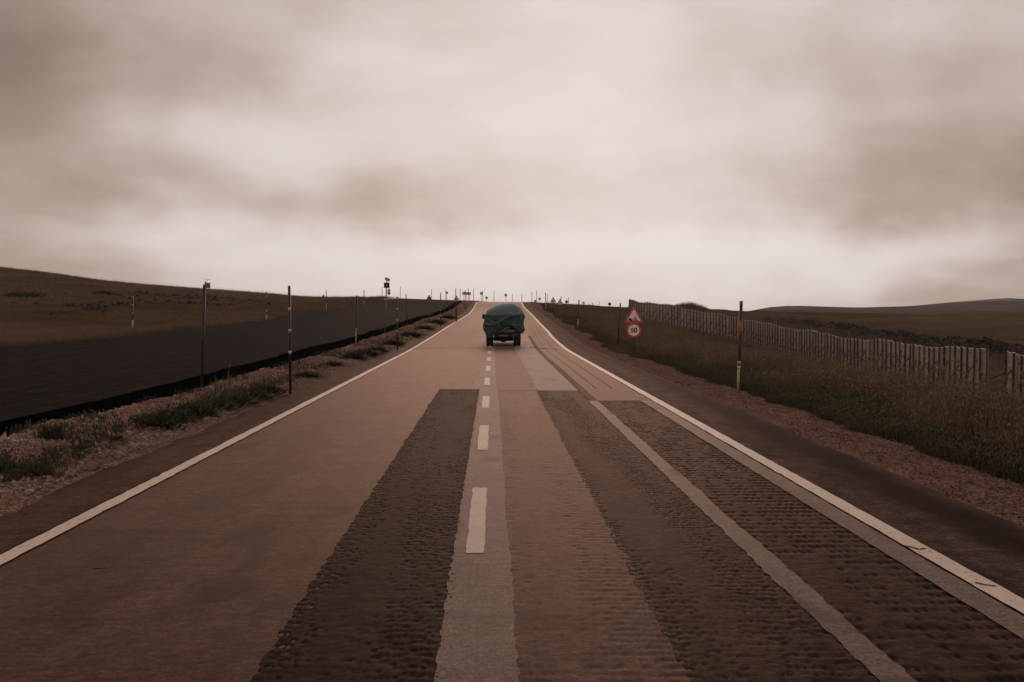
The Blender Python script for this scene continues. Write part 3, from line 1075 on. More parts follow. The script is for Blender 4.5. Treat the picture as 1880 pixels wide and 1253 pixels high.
# stones on the verges
ST = [(rockmb(i, .022, 0), M['stone']) for i in range(4)]
n = 90000
Y = 8 * (150 / 8)**RNG.random(n)
t = RNG.random(n)
X = cx(Y) - 4.95 - t * 2.55
k = (fbm(X * .9, Y * .7, 3, 26) + .5 * RNG.random(n)) > .05
X, Y = X[k], Y[k]
tt = (X - np.minimum(XLn(Y) + 1.25, cx(Y) - 5.3)) / np.maximum(cx(Y) - 4.62 - np.minimum(XLn(Y) + 1.25, cx(Y) - 5.3), .1)
dzv = verge_z(X, Y, tt)[0]
k = (tt > .02) & (tt < .93)
P = with_z(X, Y)
P[:, 2] += dzv
o = scatter('verge_stones', P[k], ((.4 + 1.6 * RNG.random(len(X))**3 + 3.5 * RNG.random(len(X))**60) * (1 + .6 * sst(Y, 20, 80)))[k], ST, 3.0)
tag(o, 'pinkish crushed stones strewn over the gravel verge', 'gravel', kind='stuff')
n = 26000
Y = 8 * (120 / 8)**RNG.random(n)
X = cx(Y) + 4.9 + RNG.random(n) * 1.9
P = with_z(X, Y)
P[:, 2] += verge_rz(X, Y, (X - cx(Y) - 4.75) / 2.0)[0] + .014
SR = [(rockmb(i + 9, .017, 0), M['gravel_r']) for i in range(3)]
o = scatter('shoulder_stones', P, (.3 + 1.6 * RNG.random(n)**4), SR, 3.0)
tag(o, 'small reddish stones scattered on the right gravel shoulder', 'gravel', kind='stuff')
# thin dry stalks on the gravel
n = 3200
Y = 9 * (120 / 9)**RNG.random(n)
X = cx(Y) - 5.3 - RNG.random(n) * 1.6
k = fbm(X * .8, Y * .45, 3, 29) > .02
P = with_z(X[k], Y[k]); P[:, 2] += .03
o = scatter('verge_weeds', P, .35 + .45 * RNG.random(k.sum()), VG + FL, .2)
tag(o, 'sparse low weeds and straw poking through the gravel verge', 'weeds', kind='stuff')

# dark basalt rubble: long heap behind the fence, and patches on the left hill
RK = [(rockmb(i + 60, .55, 1), M['basalt']) for i in range(4)]
n = 5200
Y = 52 * (158 / 52)**RNG.random(n)
X = 44 + (Y - 100) * .02 + RNG.normal(0, 1.6, n)
P = with_z(X, Y); P[:, 2] += .05
o = scatter('rubble_bank', P, .28 + .6 * RNG.random(n)**2, RK, 3.0)
tag(o, 'long dark bank of basalt rubble behind the windbreak fence', 'rubble', kind='stuff')


def rub(cxs, name, label):
    pts, s = [], []
    for (px, py, Y0, w, d, n) in cxs:
        c0 = at(px, py, Y0)
        for _ in range(n):
            x = c0.x + random.gauss(0, w); y = Y0 + random.gauss(0, d)
            pts.append((x, y, H1(x, y) + .05)); s.append(random.uniform(.3, .95))
    o = scatter(name, pts, s, RK, 3.0)
    tag(o, label, 'rubble', kind='stuff')


rub([(300, 553, 150, 4, 3, 60), (345, 557, 145, 4.5, 3, 80), (325, 565, 128, 4, 2.5, 50), (390, 556, 150, 3, 2, 26)], 'hill_rubble',
    'scattered dark stones on the hillside beyond the tall brown pole')
rub([(150, 577, 105, 3, 1.2, 22), (235, 577, 112, 2, .7, 10), (185, 584, 98, .8, .5, 4)], 'field_rubble',
    'low dark stones in the grass left of the banded pole')


# single dark bushes on the left hill
def bush_mb(n, h, w, seedk, bw=.03):
    rg = random.Random(seedk)
    mb = MB()
    for i in range(n):
        a = rg.uniform(0, 6.283); el = rg.uniform(.15, 1.45)
        L_ = h * rg.uniform(.5, 1.08)
        ox, oy = rg.gauss(0, w * .28), rg.gauss(0, w * .28)
        d = Vector((math.cos(a) * math.cos(el) * w / h, math.sin(a) * math.cos(el) * w / h, math.sin(el))) * L_
        p0 = Vector((ox, oy, 0)) + d * rg.uniform(.0, .45)
        p1 = Vector((ox, oy, 0)) + d
        s = Vector((rg.uniform(-1, 1), rg.uniform(-1, 1), rg.uniform(-.4, .4))).normalized() * bw * rg.uniform(.6, 1.3)
        mm = (p0 + p1) / 2 + Vector((rg.uniform(-.05, .05), rg.uniform(-.05, .05), .03)) * h
        mb.add([p0 - s * .4, p0 + s * .4, mm + s, mm - s, p1], [(0, 1, 2, 3), (3, 2, 4)])
    return mb


HB = bush_mb(420, 1.1, 1.5, 3, .07).mesh('hill_bush', M['weed'])
hill_bushes = [
    (52, 558, 120, 1.2, 'dark low bush at the far left of the hillside'),
    (28, 559, 120, 1.0, 'wide flat dark bush leftmost on the hillside'),
    (190, 551, 140, 1.1, 'round dark bush high on the hillside between the leftmost bush and the banded pole'),
    (212, 554, 138, .7, 'small dark bush just right of the round hillside bush'),
    (116, 553, 135, .6, 'little dark bush alone on the middle of the hillside'),
    (71, 590, 90, .45, 'small dark tuft low on the hillside near the dark road, left one of two'),
    (88, 591, 90, .45, 'small dark tuft low on the hillside near the dark road, right one of two'),
    (118, 588, 92, .5, 'dark tuft right of the pair of small tufts'),
    (168, 584, 98, .75, 'dark spreading tuft below the low stones on the hillside'),
]
for i, (px, py, Y0, s, lb) in enumerate(hill_bushes):
    o = bpy.data.objects.new('hill_bush', HB)
    p = at(px, py, Y0)
    o.location = (p.x, Y0, H1(p.x, Y0) - .1)
    o.scale = (s * 1.2, s, s * .75)
    o.rotation_euler.z = i * 1.3
    link(o)
    tag(o, lb, 'bush', 'dark bushes on the left hillside')

# weeds on the verge: each its own thing
WB = [bush_mb(650, .62, .75, 5 + i, .022) for i in range(3)]
WM = [b.mesh('weed_bush', M['weed']) for b in WB]
WT = blades(60, .62, .12, .35, .014, 88).mesh('weed_tuft', M['weed'])
WS = blades(7, .85, .06, .22, .008, 89, heads=True).mesh('dry_stalk', M['straw'])
verge_bushes = [
    # px, py(base), Y, sx, sz, kind, label
    (283, 790, 16.2, .85, .75, 0, 'dark green weed bush at the near end of the long weed clump on the verge'),
    (315, 778, 17.2, .8, .62, 1, 'second dark weed bush of the long clump, just behind the nearest one'),
    (355, 768, 18.2, .95, .72, 2, 'broad dark weed bush in the middle of the long verge clump'),
    (392, 756, 19.4, 1.0, .70, 0, 'thick dark weed bush behind the middle of the long clump'),
    (430, 742, 20.6, 1.0, .72, 1, 'dark weed bush below the thin pale stalks'),
    (465, 730, 21.8, .9, .58, 2, 'low dark weed bush before the end of the long clump'),
    (498, 716, 23.0, .75, .68, 0, 'upright dark weed bush closing the long clump beside the three band pole'),
    (95, 838, 13.9, .42, .75, 1, 'single upright dark weed tuft on the near gravel'),
    (68, 890, 11.6, .50, .45, 2, 'low dark green weed near the left frame edge'),
    (15, 880, 11.8, .60, .40, 0, 'dark weed half cut by the left frame edge'),
    (148, 842, 13.6, .25, .30, 1, 'tiny dark weed on the gravel right of the single tuft'),
    (212, 806, 15.4, .30, .22, 2, 'flat small weed by the dark hole in the gravel'),
    (566, 686, 28, .75, .62, 1, 'olive weed bush right behind the three band pole'),
    (610, 664, 34, .7, .5, 0, 'small weed bush halfway to the black and cream pole'),
    (648, 654, 38, 1.1, .85, 2, 'dark weed bush at the foot of the black and cream pole'),
    (686, 650, 41, 1.2, .85, 0, 'large dark weed bush before the pole with four cream bands'),
    (712, 636, 45, 1.0, .7, 1, 'dark weed bush left of the foot of the pole with four cream bands'),
    (748, 626, 52, 1.2, .8, 2, 'brownish weed bush just beyond the pole with four cream bands'),
    (780, 610, 62, 1.5, .9, 0, 'broad weed bush halfway along the far verge'),
    (800, 598, 72, 1.4, .9, 1, 'olive weed bush left of the thin far black pole'),
    (826, 590, 84, 1.6, 1.1, 2, 'weed bush before the double bend warning sign'),
    (842, 580, 100, 1.6, 1.1, 0, 'weed bush beyond the foot of the double bend sign'),
]
for i, (px, py, Y0, sx, sz, kd, lb) in enumerate(verge_bushes):
    nm = 'weed_bush'
    o = bpy.data.objects.new(nm, WM[kd])
    p = at(px, py, Y0)
    x = min(max(p.x, float(cx(Y0)) - 7.2), float(cx(Y0)) - 5.2)
    o.location = (x, Y0, H1(x, Y0) + .0)
    o.scale = (sx * .8, sx * .8, sz * .72)
    o.rotation_euler.z = i * 2.1
    link(o)
    tag(o, lb, 'weed', 'weed bushes on the gravel verge')
for (px, py, Y0, s, lb) in ((418, 715, 22.5, 1.0, 'thin pale dry stalks rising above the long weed clump'),
                            (395, 700, 24.5, .5, 'short pale dry stalk left of the tall thin stalks')):
    o = bpy.data.objects.new('dry_stalk', WS)
    p = at(px, py, Y0)
    o.location = (p.x, Y0, H1(p.x, Y0)); o.scale = (s, s, s)
    link(o)
    tag(o, lb, 'plant', 'dry stalks on the verge')

# a few bigger rocks in the gravel
rocks = [(215, 797, 14.6, .13, M['basalt'], 'dark rock in the gravel below the long weed clump'),
         (146, 828, 13.0, .12, M['basalt'], 'dark pointed rock on the gravel right of the single upright weed'),
         (236, 790, 15.4, .09, M['stone'], 'pale pinkish stone beside the dark rock in the gravel'),
         (560, 700, 26.5, .10, M['stone'], 'pale stone at the asphalt edge just past the three band pole'),
         (505, 712, 24.5, .09, M['stone'], 'pale stone right at the foot of the three band pole')]
for i, (px, py, Y0, r, mt, lb) in enumerate(rocks):
    p = at(px, py, Y0)
    x = min(max(p.x, -7.0), -5.1)
    o = rockmb(200 + i, r, 1).build('rock', mt, loc=(x, Y0, H1(x, Y0) + r * .5))
    tag(o, lb, 'rock', 'rocks on the gravel verge')

# ------------------------------------------------------------------ snow poles
def snow_pole(top, base_y, Y, label, bands=(), main='black', r=.036, group='snow poles along the roads', lower=None, x_base=None):
    """top = (px, py) of the tip, base px and Y up the road; bands = [(f0, f1, material)] measured down from the tip"""
    bx = x_base if x_base is not None else top[0]
    T = at(top[0], top[1], Y)
    B0 = at(bx, base_y, Y)
    g = H1(B0.x, Y)
    e = empty('snow_pole', (B0.x, Y, g))
    Hh = T.z - g
    dx = T.x - B0.x
    P_ = lambda f: Vector((dx * (1 - f), 0, Hh * (1 - f)))
    MB().tube(P_(1) + Vector((0, 0, -.15)), P_(0), r, 10).build('shaft', M[main], e, True)
    for (f0, f1, mt) in bands:
        wide = 1.10 if f1 - f0 < .08 else 1.04
        lab = {'red_pole': 'red painted section', 'white_pole': 'white painted section', 'cream_pole': 'cream reflective band', 'yellowish': 'weathered cream lower section',
               'black': 'black painted section'}.get(mt)
        MB().tube(P_(f1), P_(f0), r * wide, 10).build('band', M[mt], e, True, label=lab)
    tag(e, label, 'snow pole', group)
    return e


snow_pole((1361, 553), 722, 24.6, 'red and black snow pole with a cream foot in front of the windbreak fence', [
    (.0, .06, 'red_pole'), (.21, .41, 'red_pole'), (.645, .665, 'white_pole'), (.665, .695, 'red_pole'), (.695, .73, 'white_pole'), (.73, 1.0, 'yellowish')], r=.038, x_base=1355)
snow_pole((1139, 557), 639, 52, 'plain black snow pole just left of the sign showing 50', r=.036, x_base=1134)
snow_pole((1063, 551), 603, 79, 'black snow pole with white foot between the 50 sign and the red warning triangles', [(.68, .72, 'white_pole'), (.73, 1.0, 'white_pole')], x_base=1061, r=.045)
snow_pole((1030, 545), 582, 114, 'leaning snow pole in front of the second red warning triangle', [(.45, 1.0, 'yellowish'), (0, .2, 'red_pole')], x_base=1026.5, r=.045)
snow_pole((1001.8, 538), 568, 142, 'snow pole with cream foot left of the first red warning triangle', [(.55, 1.0, 'yellowish')], r=.06)
snow_pole((375.5, 523), 694, 24.8, 'thick rusty brown snow pole beside the grey cabinet mast', main='brown_pole', r=.037, x_base=369)
snow_pole((531, 525), 711, 23.6, 'black snow pole with three cream bands at the edge of the gravel verge', [
    (.0, .008, 'white_pole'), (.20, .23, 'cream_pole'), (.40, .43, 'cream_pole'), (.60, .63, 'white_pole')], r=.032, x_base=533)
snow_pole((729.3, 545), 632, 48, 'black snow pole with small cream bands beside the main road verge', [
    (.03, .05, 'cream_pole'), (.215, .245, 'cream_pole'), (.43, .465, 'cream_pole'), (.635, .665, 'cream_pole')], r=.034)
snow_pole((809, 538), 592, 78, 'thin black snow pole with cream specks on the far verge', [(.40, .43, 'cream_pole'), (.48, .51, 'cream_pole'), (.64, .68, 'white_pole')], r=.036)
snow_pole((854, 533), 564, 140, 'thin black snow pole rising behind the chevron signs', r=.045)
snow_pole((836.8, 530), 578, 92, 'thin pole standing right behind the double bend sign', r=.035)
snow_pole((243.5, 543), 622, 66, 'black snow pole with cream foot at the left edge of the dark road', [
    (.03, .06, 'cream_pole'), (.24, .27, 'cream_pole'), (.46, .49, 'white_pole'), (.66, 1.0, 'yellowish')], r=.055)
snow_pole((489.5, 536), 587, 88, 'slim pole with cream foot far across the dark road left of the three band pole', [(.12, .2, 'yellowish'), (.6, .66, 'cream_pole'), (.76, 1.0, 'yellowish')], r=.042)
snow_pole((655, 543), 628, 49.5, 'black snow pole with a long cream foot between the two roads', [(.64, .67, 'white_pole'), (.69, 1.0, 'yellowish')], r=.037, x_base=653.5)
snow_pole((745.3, 540), 588, 87, 'dark brown snow pole just right of the pole with small cream bands', main='brown_pole', r=.04, x_base=748)
snow_pole((599, 533), 573, 120, 'thin snow pole next to the grey back of a warning triangle', [(.6, 1.0, 'yellowish')], r=.045)
snow_pole((668.3, 533), 563, 150, 'thin snow pole with white foot left of the solar lamp mast', [(.65, 1.0, 'white_pole')], r=.055)
FAR = [
    (701.5, 527, 550, 205, 'faint far pole just left of the solar lamp mast'), (735, 527, 550, 212, 'faint far pole just right of the solar lamp mast'),
    (792, 532, 551, 205, 'faint far pole behind the grey triangle on the crest'), (818.5, 533, 562, 170, 'far pole touching the small square sign, left of the chevrons'),
    (844.8, 530, 553, 190, 'far pole between the double bend sign and the row of chevrons'),
    (859.8, 529, 553, 196, 'far pole standing among the three red chevrons'), (869.5, 530, 553, 192, 'far pole right of the three red chevrons, above the bend of the white line'),
    (886.3, 535, 553, 205, 'far pole right behind the single red chevron'), (907, 534, 554, 215, 'faint far pole left of the truck roof'),
    (940.5, 541, 556, 215, 'faint far pole just right of the chevron above the truck'), (958, 541, 556, 210, 'faint far pole right above the edge of the tarpaulin'),
    (976.5, 536, 557, 200, 'dark far pole left of the tiny square sign beyond the truck'), (985.2, 534, 557, 200, 'taller dark far pole right of the tiny square sign'),
    (1005.6, 541, 560, 205, 'faint pole just right of the cream footed pole on the right crest'), (1044, 546, 563, 200, 'faint far pole right of the round sign on the crest'),
    (1087, 555, 565, 230, 'hardly visible pole right of the farthest chevron'), (1100, 554, 565, 230, 'hardly visible pole left of the lone round sign'),
]
for (px, ty, by, Y, lb) in FAR:
    T = at(px, ty, Y)
    g = H1(T.x, Y)
    o = MB().tube((0, 0, -.3), (0, 0, T.z - g), .05, 6).build('snow_pole', M['post_dark'], loc=(T.x, Y, g))
    tag(o, lb, 'snow pole', 'far snow poles on the skyline')

# ------------------------------------------------------------------ signs
def tri(s, cz=0, r=.0):
    """upright triangle with clipped corners, side s, centred on cz"""
    h = s * math.sqrt(3) / 2
    c = [(-s / 2, cz - h / 3), (s / 2, cz - h / 3), (0, cz + 2 * h / 3)]
    out = []
    k = .07
    for i in range(3):
        a, b, d = Vector(c[i - 1]), Vector(c[i]), Vector(c[(i + 1) % 3])
        out.append(tuple(b + (a - b) * k)); out.append(tuple(b + (d - b) * k))
    return out


def circ(r, cz=0, n=32):
    return [(math.cos(2 * math.pi * i / n) * r, cz + math.sin(2 * math.pi * i / n) * r) for i in range(n)]


def rect(x0, x1, z0, z1):
    return [(x0, z0), (x1, z0), (x1, z1), (x0, z1)]


def plate(parent, poly, inner, face, border, back=False, t=.012):
    o = MB().prism(poly, 0, t).build('sign_plate', M['sign_back'], parent)
    if not back:
        MB().prism(inner, -.006, -.001).build('sign_face', M[face], parent)
        if border:
            MB().ring(poly, inner, -.010, -.001).build('border', M[border], parent)
    return o


def sign_root(name, px, Y, cat, label, group=None, tilt=0):
    p = at(px, 560, Y)
    e = empty(name, (p.x, Y, H1(p.x, Y)))
    tag(e, label, cat, group)
    return e, p.x


def zpx(py, Y):
    return at(904, py, Y).z


def text_part(txt, parent, size, x, z, mat, y=-.013, name='numerals'):
    cu = bpy.data.curves.new(name, 'FONT')
    cu.body = txt
    cu.size = size
    cu.align_x = 'CENTER'; cu.align_y = 'CENTER'
    cu.extrude = .002
    cu.offset = .008
    cu.materials.append(mat)
    o = bpy.data.objects.new(name, cu)
    o.location = (x, y, z)
    o.rotation_euler = (math.pi / 2, 0, 0)
    return link(o, parent)


# loose gravel triangle with the 50 below it
Y = 44.0
e, x0 = sign_root('traffic_sign', 1164, Y, 'traffic sign', 'red bordered loose gravel triangle above a round 50 speed limit sign')
g = e.location.z
zt, zc = zpx(582.5, Y) - g, zpx(607, Y) - g
MB().tube((0.0, .05, -.3), (0.02, .05, zt + .3), .032, 10).build('post', M['post_dark'], e, True)
plate(e, tri(.88, zt), tri(.62, zt), 'sign_white', 'sign_red')
mb = MB()
# the car of the loose gravel sign, stones thrown from its wheel
zz = zt - .155
mb.prism([(-.25, zz - .01), (-.07, zz - .01), (-.06, zz + .04), (-.10, zz + .055), (-.13, zz + .11), (-.20, zz + .11), (-.235, zz + .055)], -.012, -.007)
mb.prism(circ(.036, zz - .02, 12), -.0125, -.0075)
mb.v[-24:] = [(a - .105, b, c_) for a, b, c_ in mb.v[-24:]]
o = mb.build('car_symbol', M['sign_black'], e)
mb = MB()
for (a, b) in ((-.02, .0), (.0, .05), (.02, .10), (.035, .145), (.06, .10), (.05, .04), (.09, .06), (.11, .02), (.085, -.01), (.14, .0), (.17, -.02), (.13, -.04), (.05, -.03), (.19, -.035), (.10, .11), (.02, -.035)):
    s = .019
    MB().prism([(a - s, zz + b - s), (a + s, zz + b - s * .8), (a + s * .8, zz + b + s), (a - s, zz + b + s * .9)], -.012, -.007).build('stone_symbol', M['sign_black'], e)
ring_o, ring_i = circ(.32, zc), circ(.245, zc)
plate(e, ring_o, ring_i, 'sign_white', 'sign_red')
text_part('50', e, .30, 0, zc - .005, M['sign_black'])
for zb in (zt - .15, zt + .1, zc + .12, zc - .12):
    MB().box((0, .055, zb), (.12, .02, .03)).build('bracket', M['steel'], e)

# double bend sign on the left
Y = 92
e, x0 = sign_root('traffic_sign', 838, Y, 'traffic sign', 'red bordered double bend triangle at the far verge left of the chevrons')
g = e.location.z
zt = zpx(549.8, Y) - g
MB().tube((0, .05, -.3), (0, .05, zt + .1), .035, 8).build('post', M['post_dark'], e, True)
plate(e, tri(.66, zt), tri(.47, zt), 'sign_white', 'sign_dark_red')
zz = zt - .04
MB().prism([(-.09, zz - .10), (-.04, zz - .10), (-.04, zz - .04), (.07, zz - .01), (.07, zz + .06), (.10, zz + .06), (.045, zz + .12), (-.01, zz + .06), (.025, zz + .06), (.025, zz + .02), (-.09, zz - .01)],
           -.014, -.008).build('bend_arrow', M['sign_black'], e)


def warn(px, py, Y, size, label, lean=0, sym='arrow'):
    e, _ = sign_root('traffic_sign', px, Y, 'traffic sign', label)
    g = e.location.z
    zt = zpx(py, Y) - g
    MB().tube((0, .05, -.3), (0, .05, zt + .1), .045, 8).build('post', M['post_dark'], e, True)
    plate(e, tri(size, zt), tri(size * .68, zt), 'sign_white', 'sign_dark_red')
    zz = zt - .03
    q = size / .9
    if sym == 'arrow':
        poly = [(-.16, -.12), (-.09, -.12), (-.02, .02), (.06, -.08), (.14, .02), (.16, -.03), (.17, .08), (.06, .06), (.10, .04), (.06, 0), (-.03, .12), (-.06, .04)]
    else:
        poly = [(-.16, -.14), (-.10, -.14), (-.04, -.02), (.04, -.02), (.10, -.14), (.16, -.14), (.07, .05), (.0, .14), (-.07, .05)]
    MB().prism([(a * q, zz + b * q) for a, b in poly], -.016, -.009).build('symbol', M['sign_black'], e)


warn(1015.6, 552.2, 118, .80, 'first small red warning triangle on the right, beside the crest of the road', sym='road')
warn(1028, 556.3, 112, .80, 'second small red warning triangle on the right, behind the leaning pole')


def back_sign(px, py, Y, shape, size, label, base=None):
    e, _ = sign_root('traffic_sign', px, Y, 'traffic sign', label, 'signs seen from behind')
    g = e.location.z
    zt = zpx(py, Y) - g
    MB().tube((0, -.03, -.3), (0, -.03, zt + size * .4), .03, 8).build('post', M['steel'], e, True)
    poly = {'tri': tri(size, zt), 'circ': circ(size / 2, zt), 'sq': rect(-size / 2, size / 2, zt - size / 2, zt + size / 2)}[shape]
    plate(e, poly, None, None, None, True)
    MB().box((0, -.012, zt), (size * .55, .02, .035)).build('bracket', M['post_dark'], e)
    return e, zt


back_sign(593.8, 548.2, 112, 'tri', .80, 'grey back of a warning triangle on the grass beyond the dark road')
back_sign(535.3, 549.2, 100, 'tri', .55, 'grey back of a triangle half hidden by the three band pole')
back_sign(788, 548.2, 120, 'tri', .80, 'grey back of a warning triangle standing on the crest of the dark road')
e, zt = back_sign(714.2, 533.5, 200, 'tri', .80, 'grey back of a triangle and disc on one post right behind the solar lamp mast')
zc = zpx(538.8, 200) - e.location.z
MB().prism(circ(.31, zc), 0, .012).build('sign_plate', M['sign_back'], e, label='round grey plate under the triangle')
back_sign(820.3, 537.8, 168, 'sq', .36, 'small dark square sign back left of the chevrons')
back_sign(893.2, 547, 185, 'sq', .42, 'small grey square plate on the crest between the chevrons')
back_sign(982.6, 553.2, 185, 'sq', .38, 'tiny square plate on the crest right of the truck')


def chevron(px, py, Y, s, face, label, post=True):
    e, _ = sign_root('chevron_sign', px, Y, 'chevron sign', label, 'chevron signs on the bend')
    g = e.location.z
    zt = zpx(py, Y) - g
    MB().tube((0, .05, -.3), (0, .05, zt + s * .3), .04, 8).build('post', M['steel'], e, True)
    MB().prism(rect(-s / 2, s / 2, zt - s / 2, zt + s / 2), 0, .012).build('sign_plate', M[face], e)
    a = s
    MB().prism([(-.34 * a, zt - .36 * a), (-.08 * a, zt - .36 * a), (.24 * a, zt), (-.08 * a, zt + .36 * a), (-.34 * a, zt + .36 * a), (-.04 * a, zt)], -.010, -.002).build('chevron_mark', M['sign_white'], e)


chevron(851.4, 539, 200, .58, 'sign_red', 'leftmost red chevron of the row of three')
chevron(856.7, 539.2, 200, .58, 'sign_red', 'middle red chevron of the row of three')
chevron(862, 539.4, 200, .58, 'sign_red', 'rightmost red chevron of the row of three')
chevron(884, 539, 205, .58, 'sign_dark_red', 'single red chevron between the row of three and the truck')
chevron(928.6, 542.3, 205, .52, 'sign_dark_red', 'red chevron directly above the tarpaulin of the truck')
chevron(990.8, 549, 205, .44, 'dark_box', 'dark chevron on the skyline right of the truck')
chevron(1071.5, 556.7, 190, .36, 'dark_box', 'tiny dark chevron on the grassy skyline between two round signs')


def disc_sign(px, py, Y, d, label):
    e, _ = sign_root('traffic_sign', px, Y, 'traffic sign', label)
    g = e.location.z
    zt = zpx(py, Y) - g
    MB().tube((0, .05, -.3), (0, .05, zt), .03, 8).build('post', M['post_dark'], e, True)
    MB().prism(circ(d / 2, zt, 24), 0, .012).build('sign_plate', M['sign_back'], e)
    MB().ring(circ(d / 2, zt, 24), circ(d * .36, zt, 24), -.01, -.001).build('border', M['post_dark'], e)
    MB().prism(rect(-d * .2, d * .2, zt - d * .1, zt + d * .12), -.01, -.001).build('symbol', M['sign_black'], e)


disc_sign(1040.3, 554.6, 165, .52, 'small round sign behind the two red warning triangles')
disc_sign(1119.3, 558.6, 165, .54, 'small lone round sign left of the end of the fence')

# solar lamp mast between the roads
Y = 72
p = at(706.5, 603, Y)
g = H1(p.x, Y)
e = empty('solar_lamp_mast', (p.x, Y, g))
tag(e, 'tall grey mast with solar panel and dark lamp box beside the dark road', 'solar lamp')
zt = zpx(517, Y) - g
dx = at(710, 517, Y).x - p.x
MB().tube((0, 0, -.3), (dx, 0, zt), .055, 12, .04).build('mast', M['steel'], e, True)
zb = zpx(524.3, Y) - g
MB().box((dx * .95, .09, zb), (.40, .10, .38)).build('lamp_box', M['dark_box'], e)
for sgn in (-1, 1):
    MB().tube((dx * .95 + sgn * .1, .14, zb), (dx * .95 + sgn * .1, .17, zb), .07, 14).build('lamp_lens', M['glass'], e)
MB().box((dx, .0, zb - .12), (.14, .12, .03)).build('bracket', M['steel'], e)
zp = zpx(513.6, Y) - g
rot = Matrix.Rotation(R(28), 3, 'X') @ Matrix.Rotation(R(24), 3, 'Y')
MB().box((dx + .05, 0, zp), (.36, .42, .025), rot).build('solar_panel', M['solar'], e)
MB().tube((dx, 0, zt - .02), (dx + .02, 0, zp - .01), .022, 8).build('panel_arm', M['steel'], e)

# cabinet mast beyond the dark road
Y = 58
p = at(375.5, 600, Y)
g = H1(p.x, Y)
e = empty('cabinet_mast', (p.x, Y, g))
tag(e, 'thin grey mast with a grey cabinet and flat solar panel right behind the brown pole', 'equipment mast')
zt = zpx(517.5, Y) - g
dx = at(377, 520, Y).x - p.x
MB().tube((0, 0, -.3), (dx, 0, zt), .045, 10, .035).build('mast', M['steel'], e, True)
zb = zpx(524.8, Y) - g
MB().box((dx + .155, 0, zb), (.22, .18, .30)).build('cabinet', M['grey_box'], e)
MB().box((dx + .155, -.095, zb), (.18, .008, .26)).build('door', M['steel'], e)
MB().tube((dx + .09, 0, zb + .15), (dx + .09, 0, zpx(513.5, Y) - g), .012, 6).build('panel_arm', M['post_dark'], e)
MB().box((dx + .08, 0, zpx(513.2, Y) - g), (.38, .30, .02), Matrix.Rotation(R(5), 3, 'Y')).build('solar_panel', M['solar'], e)

